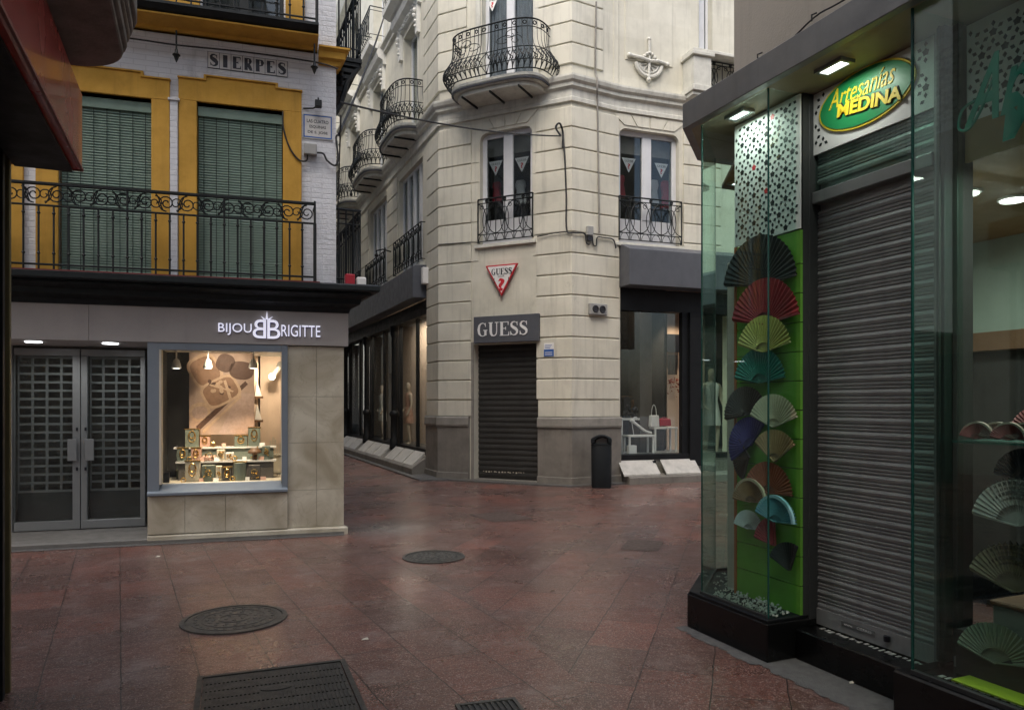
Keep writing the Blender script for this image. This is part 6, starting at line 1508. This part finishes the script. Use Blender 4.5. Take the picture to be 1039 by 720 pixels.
# lane lamp brackets
for u, z, lab in ((-4.05, 5.55, 'small curled iron bracket on the pillar between the lane windows'), (-7.4, 8.0, 'curled iron lamp bracket farther down the lane under the balconies')):
    q = MB(); q.tube([GA.w(u, .0, z), GA.w(u, .25, z+.05), GA.w(u, .42, z), GA.w(u, .40, z-.10)], .018, 6); q.tube(spiral(GA, u, z+.02, .2, .09, 1.3, 0, 1, 12), .012, 5); q.ball(GA.w(u, .42, z-.12), .05); lone(q, 'wall_bracket', M['iron'], lab, 'bracket', 'iron brackets in the lane')
# lamp boxes at the storefront corner
q = MB(); a, b = GA.at(432, 279, .1); q.box(GA, -.84, -.70, .02, .16, b-.18, b+.18); lone(q, 'wall_box', M['white'], 'small white box on the wall beside the lane canopy', 'box', bevel=.01)

for x, y, lab in ((370, 649, 'small pale scrap of paper on the paving right of the round manhole cover'), (865, 693, 'tiny pale cigarette end on the grey strip by the black base'), (160, 565, 'tiny scrap of litter on the paving in front of the marble wall'), (560, 600, 'small leaf-like brown scrap in the middle of the paving')):
    X, Y = ground(x, y); q = MB(); s = .022; q.add([(X-s, Y-s*.6, .005), (X+s*1.3, Y-s*.2, .007), (X+s*.8, Y+s*.7, .014), (X-s*.7, Y+s*.6, .006), (X, Y, .016)], [(0, 1, 4), (1, 2, 4), (2, 3, 4), (3, 0, 4), (0, 1, 2, 3)])
    lone(q, 'litter_scrap', M['ivory' if 'brown' not in lab else 'brownwood'], lab, 'litter')
# ================================================================== SHOP INTERIORS OF THE CORNER BUILDING
def mannequin(x, y, rot, z0, h, cloth, lab, skin='mannequin'):
    t = thing('mannequin', lab, 'mannequin', (x, y, z0), rot, 'mannequins in the corner shop'); s = h/1.78
    J = {'pel': (0, 0, .95), 'wa': (0, 0, 1.10), 'ch': (0, .01, 1.32), 'nk': (0, .01, 1.48), 'hd': (0, -.01, 1.60), 'tp': (0, -.01, 1.74),
         'h1': (.09, 0, .90), 'k1': (.11, -.04, .50), 'a1': (.12, .02, .09), 'f1': (.13, -.10, .03), 'h2': (-.09, 0, .90), 'k2': (-.10, .02, .50), 'a2': (-.10, .06, .09), 'f2': (-.12, -.05, .03),
         's1': (.17, .01, 1.42), 'e1': (.24, .02, 1.13), 'w1': (.26, -.09, .90), 'm1': (.25, -.14, .80), 's2': (-.17, .01, 1.42), 'e2': (-.26, .04, 1.14), 'w2': (-.20, -.10, .96), 'm2': (-.15, -.15, .92)}
    E = ['pel wa', 'wa ch', 'ch nk', 'nk hd', 'hd tp', 'pel h1', 'h1 k1', 'k1 a1', 'a1 f1', 'pel h2', 'h2 k2', 'k2 a2', 'a2 f2', 'ch s1', 's1 e1', 'e1 w1', 'w1 m1', 'ch s2', 's2 e2', 'e2 w2', 'w2 m2']
    RR = dict(pel=.12, wa=.10, ch=.12, nk=.045, hd=.085, tp=.055, h1=.085, k1=.05, a1=.033, f1=.03, h2=.085, k2=.05, a2=.033, f2=.03, s1=.055, e1=.036, w1=.025, m1=.022, s2=.055, e2=.036, w2=.025, m2=.022)
    names = list(J); me = bpy.data.meshes.new('body'); me.from_pydata([tuple(c*s for c in J[q]) for q in names], [tuple(names.index(w) for w in e_.split()) for e_ in E], [])
    o = bpy.data.objects.new('body', me); COL.objects.link(o); o.parent = t; me.materials.append(M[skin])
    sk = o.modifiers.new('skin', 'SKIN'); sk.use_smooth_shade = True
    for i, q in enumerate(names): me.skin_vertices[0].data[i].radius = (RR[q]*s, RR[q]*s*(.8 if q in ('pel', 'wa', 'ch') else 1)); me.skin_vertices[0].data[i].use_root = (q == 'pel')
    sub = o.modifiers.new('sub', 'SUBSURF'); sub.levels = 2; sub.render_levels = 2
    INV['tmp'] = None
    d = MB(); d.lathe((0, 0, .0), [(r*s, z*s) for r, z in ((.20, .62), (.19, .78), (.15, .98), (.125, 1.10), (.15, 1.25), (.165, 1.38), (.10, 1.46))], 18, sy=.72)
    c = d.build('clothing', M[cloth], None, smooth=True); c.parent = t
    return t
for u, cl, lab, rt in ((-1.7, 'cloth_white', 'pale mannequin nearest the cream corner in the lane window', 2.2), (-2.9, 'cloth_dark', 'mannequin in a dark dress in the first lane window', 2.0), (-5.2, 'blush', 'mannequin in a pinkish dress in the second lane window', 2.2), (-8.3, 'cloth_white', 'mannequin in white in the farthest visible lane window', 2.1)):
    x, y = GA.p2(u, -.75); mannequin(x, y, GA.rot(), .42, 1.8, cl, lab)
x, y = GE.p2(GE.u(722, -.6), -.6); mannequin(x, y, GE.rot(), .42, 2.0, 'cloth_white', 'mannequin in a white top seen through the fan shop glass')
# lit interior boxes
m = MB(); m.box(GA, -13, -.6, -1.6, -1.5, .4, 4.2); m.build('display_back_wall', M['warmwall'], GB)
m = MB(); m.box(GE, GE.u(677, -1.3), GE.u(700, -1.3)+.4, -1.35, -1.3, .4, 4.2); m.build('display_back_wall', M['warmwall'], GB)
m = MB(); m.box(GE, -.3, GE.u(674, -1.2), -1.25, -1.2, .4, 4.2); m.build('display_partition', M['dark'], GB)
m = MB(); m.box(GE, .2, 12, -1.4, -.32, .4, gz0-.01); m.build('display_floor', M['plasticgrey'], GB)
# small tables, shoe, bags, flowers
def table(x0, x1, ytop, n, lab, d=.3):
    a = GE.u(x0, n); b, zt_ = GE.at(x1, ytop, n); z0 = gz0
    t = thing('display_table', lab, 'table', GE.w((a+b)/2, n-d/2, z0), GE.rot(), 'small white tables in the right shop window')
    q = MB(); q.box(GE, a, b, n-d, n, zt_-.04, zt_); q.build('tabletop', M['white'], t, bevel=.004)
    for u in (a+.02, b-.05):
        for nn in (n-d+.02, n-.05): q = MB(); q.box(GE, u, u+.035, nn, nn+.035, z0, zt_-.04); q.build('leg', M['white'], t)
    return zt_
table(630, 653, 424, -.75, 'taller white table at the left of the right shop window'); zt_a = table(638, 665, 441, -.38, 'low white table holding the high-heeled shoe'); zt_b = table(664, 688, 433, -.55, 'white table holding the bags')
def P_(x, y, n): a = GE.at(x, y, n); return GE.w(a[0], n, a[1])
q = MB(); q.tube(smooth([P_(640, 426, -.45), P_(648, 432, -.45), P_(655, 437, -.45), P_(661, 439, -.45)], 4), .035, 7, r2=.02); q.tube([P_(641, 428, -.45), P_(643, 440.5, -.45)], .008, 5); q.tube(smooth([P_(641, 425, -.45), P_(645, 423, -.45), P_(648, 426, -.45)], 4), .012, 5); q.ball(P_(642, 427, -.45), .045); lone(q, 'high_heel_shoe', M['white'], 'white high-heeled shoe slanting on the low white table', 'shoe', smooth=True)
def bag(x0, x1, y0, y1, n, mt, lab, hy):
    a, z0 = GE.at(x0, y1, n); b, z1 = GE.at(x1, y0, n); t = thing('handbag', lab, 'handbag', GE.w((a+b)/2, n, z0), GE.rot())
    q = MB(); q.poly(GE, [(a, z0), (b, z0), (b-.015, z1), (a+.015, z1)], n-.06, n+.06); q.build('body', M[mt], t, bevel=.015)
    q = MB(); h = GE.at(x0, hy, n)[1]-z1; c = (a+b)/2; w = (b-a)*.28; q.tube([GE.w(c-w*math.cos(PI*i/10), n, z1-.01+h*math.sin(PI*i/10)) for i in range(11)], .008, 5); q.build('handle', M[mt], t)
bag(659, 668, 421, 433, -.62, 'white', 'white handbag with a tall handle on the table', 410); bag(668, 680, 424.5, 432, -.62, 'red', 'bright red handbag on the white table', 423)
q = MB(); r_ = random.Random(3)
for i in range(26):
    c = P_(632+r_.random()*18, 412+r_.random()*10, -.85); q.ball(c, .03+.02*r_.random(), seg=6)
lone(q, 'accessory_pile', M['cloth_dark'], 'heap of dark accessories on the tall white table', 'accessories')
q = MB()
for i in range(70):
    c = P_(677+r_.random()*13, 384+abs(r_.gauss(0, 7)), -.9+r_.random()*.1); s = .03; q.add([c+Vector((r_.uniform(-s, s), r_.uniform(-s, s), r_.uniform(-s, s))) for _ in range(4)], [(0,1,2), (0,2,3), (0,1,3)])
lone(q, 'red_flowers', mat('red leaves', (.30, .06, .035), .7), 'reddish hanging flowers against the lit wall of the right shop window', 'flowers')
q = MB(); q.box(GE, GE.u(677, -1.1), GE.u(690, -1.1), -1.15, -1.1, GE.z(684, 357, -1.1), GE.z(684, 339, -1.1)); lone(q, 'dark_panel', M['ink'], 'small dark panel on the lit wall of the right shop window', 'panel')
q = MB()
for k in range(7): a = GE.u(678, -1.1)+k*.035; q.box(GE, a, a+.02, -1.12, -1.1, GE.z(684, 380, -1.1), GE.z(684, 360, -1.1))
lone(q, 'slatted_panel', M['cloth_dark'], 'slatted panel below the dark one in the right shop window', 'panel')

for x0, x1, y0, y1, mt, lab in ((632, 639, 402, 424, 'cloth_dark', 'dark coat hanging behind the tall white table'), (641, 648, 404, 425, 'brownwood', 'brown jacket hanging next to the dark coat'), (650, 656, 405, 424, 'cloth_dark', 'dark top hanging at the right end of the clothes rail')):
    a, zb_ = GE.at(x0, y1, -1.0); b, zt2_ = GE.at(x1, y0, -1.0); q = MB(); q.poly(GE, [(a, zb_), (b, zb_), (b-.01, zt2_-.12), (b+.01, zt2_-.05), ((a+b)/2, zt2_), (a-.01, zt2_-.05), (a+.01, zt2_-.12)], -1.05, -.97); lone(q, 'garment', M[mt], lab, 'clothes', 'clothes on the rail in the right shop window', bevel=.01)
q = MB(); zr_ = GE.z(645, 402, -1.0); q.tube([GE.w(GE.u(629, -1), -1.01, gz0), GE.w(GE.u(629, -1), -1.01, zr_), GE.w(GE.u(659, -1), -1.01, zr_), GE.w(GE.u(659, -1), -1.01, gz0)], .014, 6); lone(q, 'clothes_rail', M['brownwood'], 'thin clothes rail behind the white tables', 'rail')
a, z0_ = GE.at(642, 457, -.36); q = MB(); q.box(GE, a-.1, a+.08, -.45, -.33, gz0, gz0+.17); lone(q, 'shoe_box', M['white'], 'small pale box under the low white table', 'box', bevel=.006)
# ================================================================== NEIGHBOURS THAT CLOSE THE STREETS
def block(fr, u0, u1, d, h, wm, name, label, z=((1.0, 3.0), (4.6, 6.9), (8.1, 10.3)), step=2.6):
    t = thing(name, label, 'building', (*fr.p2((u0+u1)/2, 0), 0), fr.rot()); holes = []
    k = int((u1-u0)/step); s = (u1-u0)/k
    for i in range(k):
        for a, b in z: holes.append((u0+s*(i+.5)-.55, u0+s*(i+.5)+.55, a, b))
    q = MB(); q.wall(fr, u0, u1, 0, h, holes, -.35, 0); q.box(fr, u0, u1, -d, -.36, h-.3, h); q.box(fr, u0, u0+.3, -d, -.36, 0, h-.3); q.box(fr, u1-.3, u1, -d, -.36, 0, h-.3); q.build('wall', M[wm], t)
    q = MB(); q.box(fr, u0+.3, u1-.3, -2, -1.9, 0, h-.3); q.build('inner_wall', M['dark'], t)
    for a, b, c, e_ in holes: casement(fr, a, b, c, e_, -.12, t)
    return t
FB = Fr(8, -7, -1, 0)
block(FB, -4, 18, 6, 12, 'lanewhite', 'rear_building', 'unseen pale building added behind the viewer for reflections')  # out of view, added to give the shop glass something to reflect
FR = Fr(*GE.p2(13.5, -1), .332, -.943)
block(FR, -1, 16, 5, 13, 'lanewhite', 'side_building', 'pale building at the far right end of the side street')
FL = Fr(-14, 4, .33, .94); block(FL, -6, 16, 5, 12, 'cream', 'side_building', 'cream building at the far left end of the side street')
FE = Fr(*GA.p2(-34, 6), .919, .395); block(FE, -2, 14, 5, 15, 'lanewhite', 'lane_end_building', 'pale building closing the far end of the lane')
FS = BS; block(Fr(*BS.p2(12.2, 0), -.395, .919), 0, 16, 5, 14, 'lanewhite', 'lane_building', 'white building on the left side of the lane behind the jewellery shop')

# ================================================================== LIGHT
w = bpy.data.worlds.new('World'); sc.world = w; w.use_nodes = True; nt = w.node_tree
sky = nt.nodes.new('ShaderNodeTexSky'); sky.sky_type = 'NISHITA'; sky.sun_disc = False
SUN_EL, SUN_AZ = R(55), R(200)
sky.sun_elevation = SUN_EL; sky.sun_rotation = SUN_AZ; sky.air_density = 1; sky.dust_density = 4; sky.ozone_density = 1
bg = nt.nodes['Background']; bg.inputs[1].default_value = .12
nt.links.new(sky.outputs[0], bg.inputs[0])
sd = Vector((math.sin(SUN_AZ)*math.cos(SUN_EL), math.cos(SUN_AZ)*math.cos(SUN_EL), math.sin(SUN_EL)))
sl_ = bpy.data.lights.new('sun', 'SUN'); sl_.energy = .7; sl_.angle = R(60); sl_.color = (.98, 1, .99)
so = bpy.data.objects.new('sun', sl_); COL.objects.link(so); so.rotation_euler = sd.to_track_quat('Z', 'Y').to_euler(); so.location = (0, 0, 30)
def spot(loc, tgt, e_, c, size=R(90), rad=.04, name='lamp_or_fill_light'):
    l = bpy.data.lights.new(name, 'SPOT'); l.energy = e_; l.color = c; l.spot_size = size; l.spot_blend = .6; l.shadow_soft_size = rad
    o = bpy.data.objects.new(name, l); COL.objects.link(o); o.location = loc; o.rotation_euler = (Vector(loc)-Vector(tgt)).to_track_quat('Z', 'Y').to_euler()
def area(loc, tgt, e_, c, sx, sy, name='lamp_or_fill_light'):
    l = bpy.data.lights.new(name, 'AREA'); l.shape = 'RECTANGLE'; l.size = sx; l.size_y = sy; l.energy = e_; l.color = c
    o = bpy.data.objects.new(name, l); COL.objects.link(o); o.location = loc; o.rotation_euler = (Vector(loc)-Vector(tgt)).to_track_quat('Z', 'Y').to_euler()
EXPW = 1.0
warm = (1, .78, .56)
for x in (179, 211, 257): u = B.u(x, -.45); spot(B.w(u, -.45, wz1-.16), B.w(u, -.62, 1.1), 12*EXPW, warm, R(110))
spot(B.w(B.u(276, -1.4), -1.2, wz1-.1), B.w(B.u(276, -1.9), -1.9, 1.4), 18*EXPW, warm, R(140))
spot(B.w(B.u(225, -.5), -.25, wz1-.03), B.w(B.u(225, -.8), -.85, 1.6), 10*EXPW, warm, R(130)); spot(B.w(B.u(200, -.2), -.16, wz1-.05), B.w(B.u(205, -.5), -.5, .95), 42*EXPW, warm, R(60)); spot(B.w(B.u(255, -.2), -.16, wz1-.05), B.w(B.u(245, -.5), -.5, .95), 42*EXPW, warm, R(60))  # extra spots without fixtures, added to brighten the display
for x in (34, 112): u = B.u(x, -.28); spot(B.w(u, -.28, zF0-.02), B.w(u, -.9, .0), 7*EXPW, (.96, .98, 1), R(140))
area(K.w(.36, -.17, ZC-.03), K.w(.36, -.25, 0), 0.9*EXPW, (.95, 1, .93), .2, .09); area(K.w(-.42, -.14, ZC-.03), K.w(-.42, -.2, 0), 1.2*EXPW, (.95, 1, .93), .2, .09)
area(K.w(.59, -1.0, 2.83), K.w(.9, -1.0, 0), 12*EXPW, (1, .97, .9), .4, .4); area(K.w(1.6, -.30, 2.80), K.w(1.6, -.45, 0), 5*EXPW, (1, .96, .88), .9, .1)  # second area light has no fixture, added to brighten the fans
spot(GE.w(GE.u(690, -.7), -.55, 3.8), GE.w(GE.u(688, -1.3), -1.3, 1.9), 34*EXPW, warm, R(75)); area(GE.w(.7, -.5, 3.9), GE.w(.9, -.6, 0), 1.0*EXPW, warm, .4, .2); area(GA.w(-2.2, -.9, 4.0), GA.w(-2.2, -1.1, 0), 26*EXPW, (1, .88, .74), 1.5, .3); area(GA.w(-6, -.9, 4.0), GA.w(-6, -1.1, 0), 20*EXPW, (1, .88, .74), 1.5, .3)

# ================================================================== CAMERA
cam = bpy.data.cameras.new('camera'); cam.sensor_width = 36; cam.lens = 36*FOC/1039; cam.shift_y = (HY-360)/1039; cam.clip_end = 500; cam.clip_start = .02
co_ = bpy.data.objects.new('camera', cam); COL.objects.link(co_); co_.location = (0, 0, CH); co_.rotation_euler = (PI/2, 0, 0); sc.camera = co_
sc.render.engine = 'CYCLES'; sc.render.resolution_x = 1024; sc.render.resolution_y = 709
sc.view_settings.view_transform = 'Standard'; sc.view_settings.look = 'None'; sc.view_settings.gamma = 1; sc.view_settings.exposure = 1.38
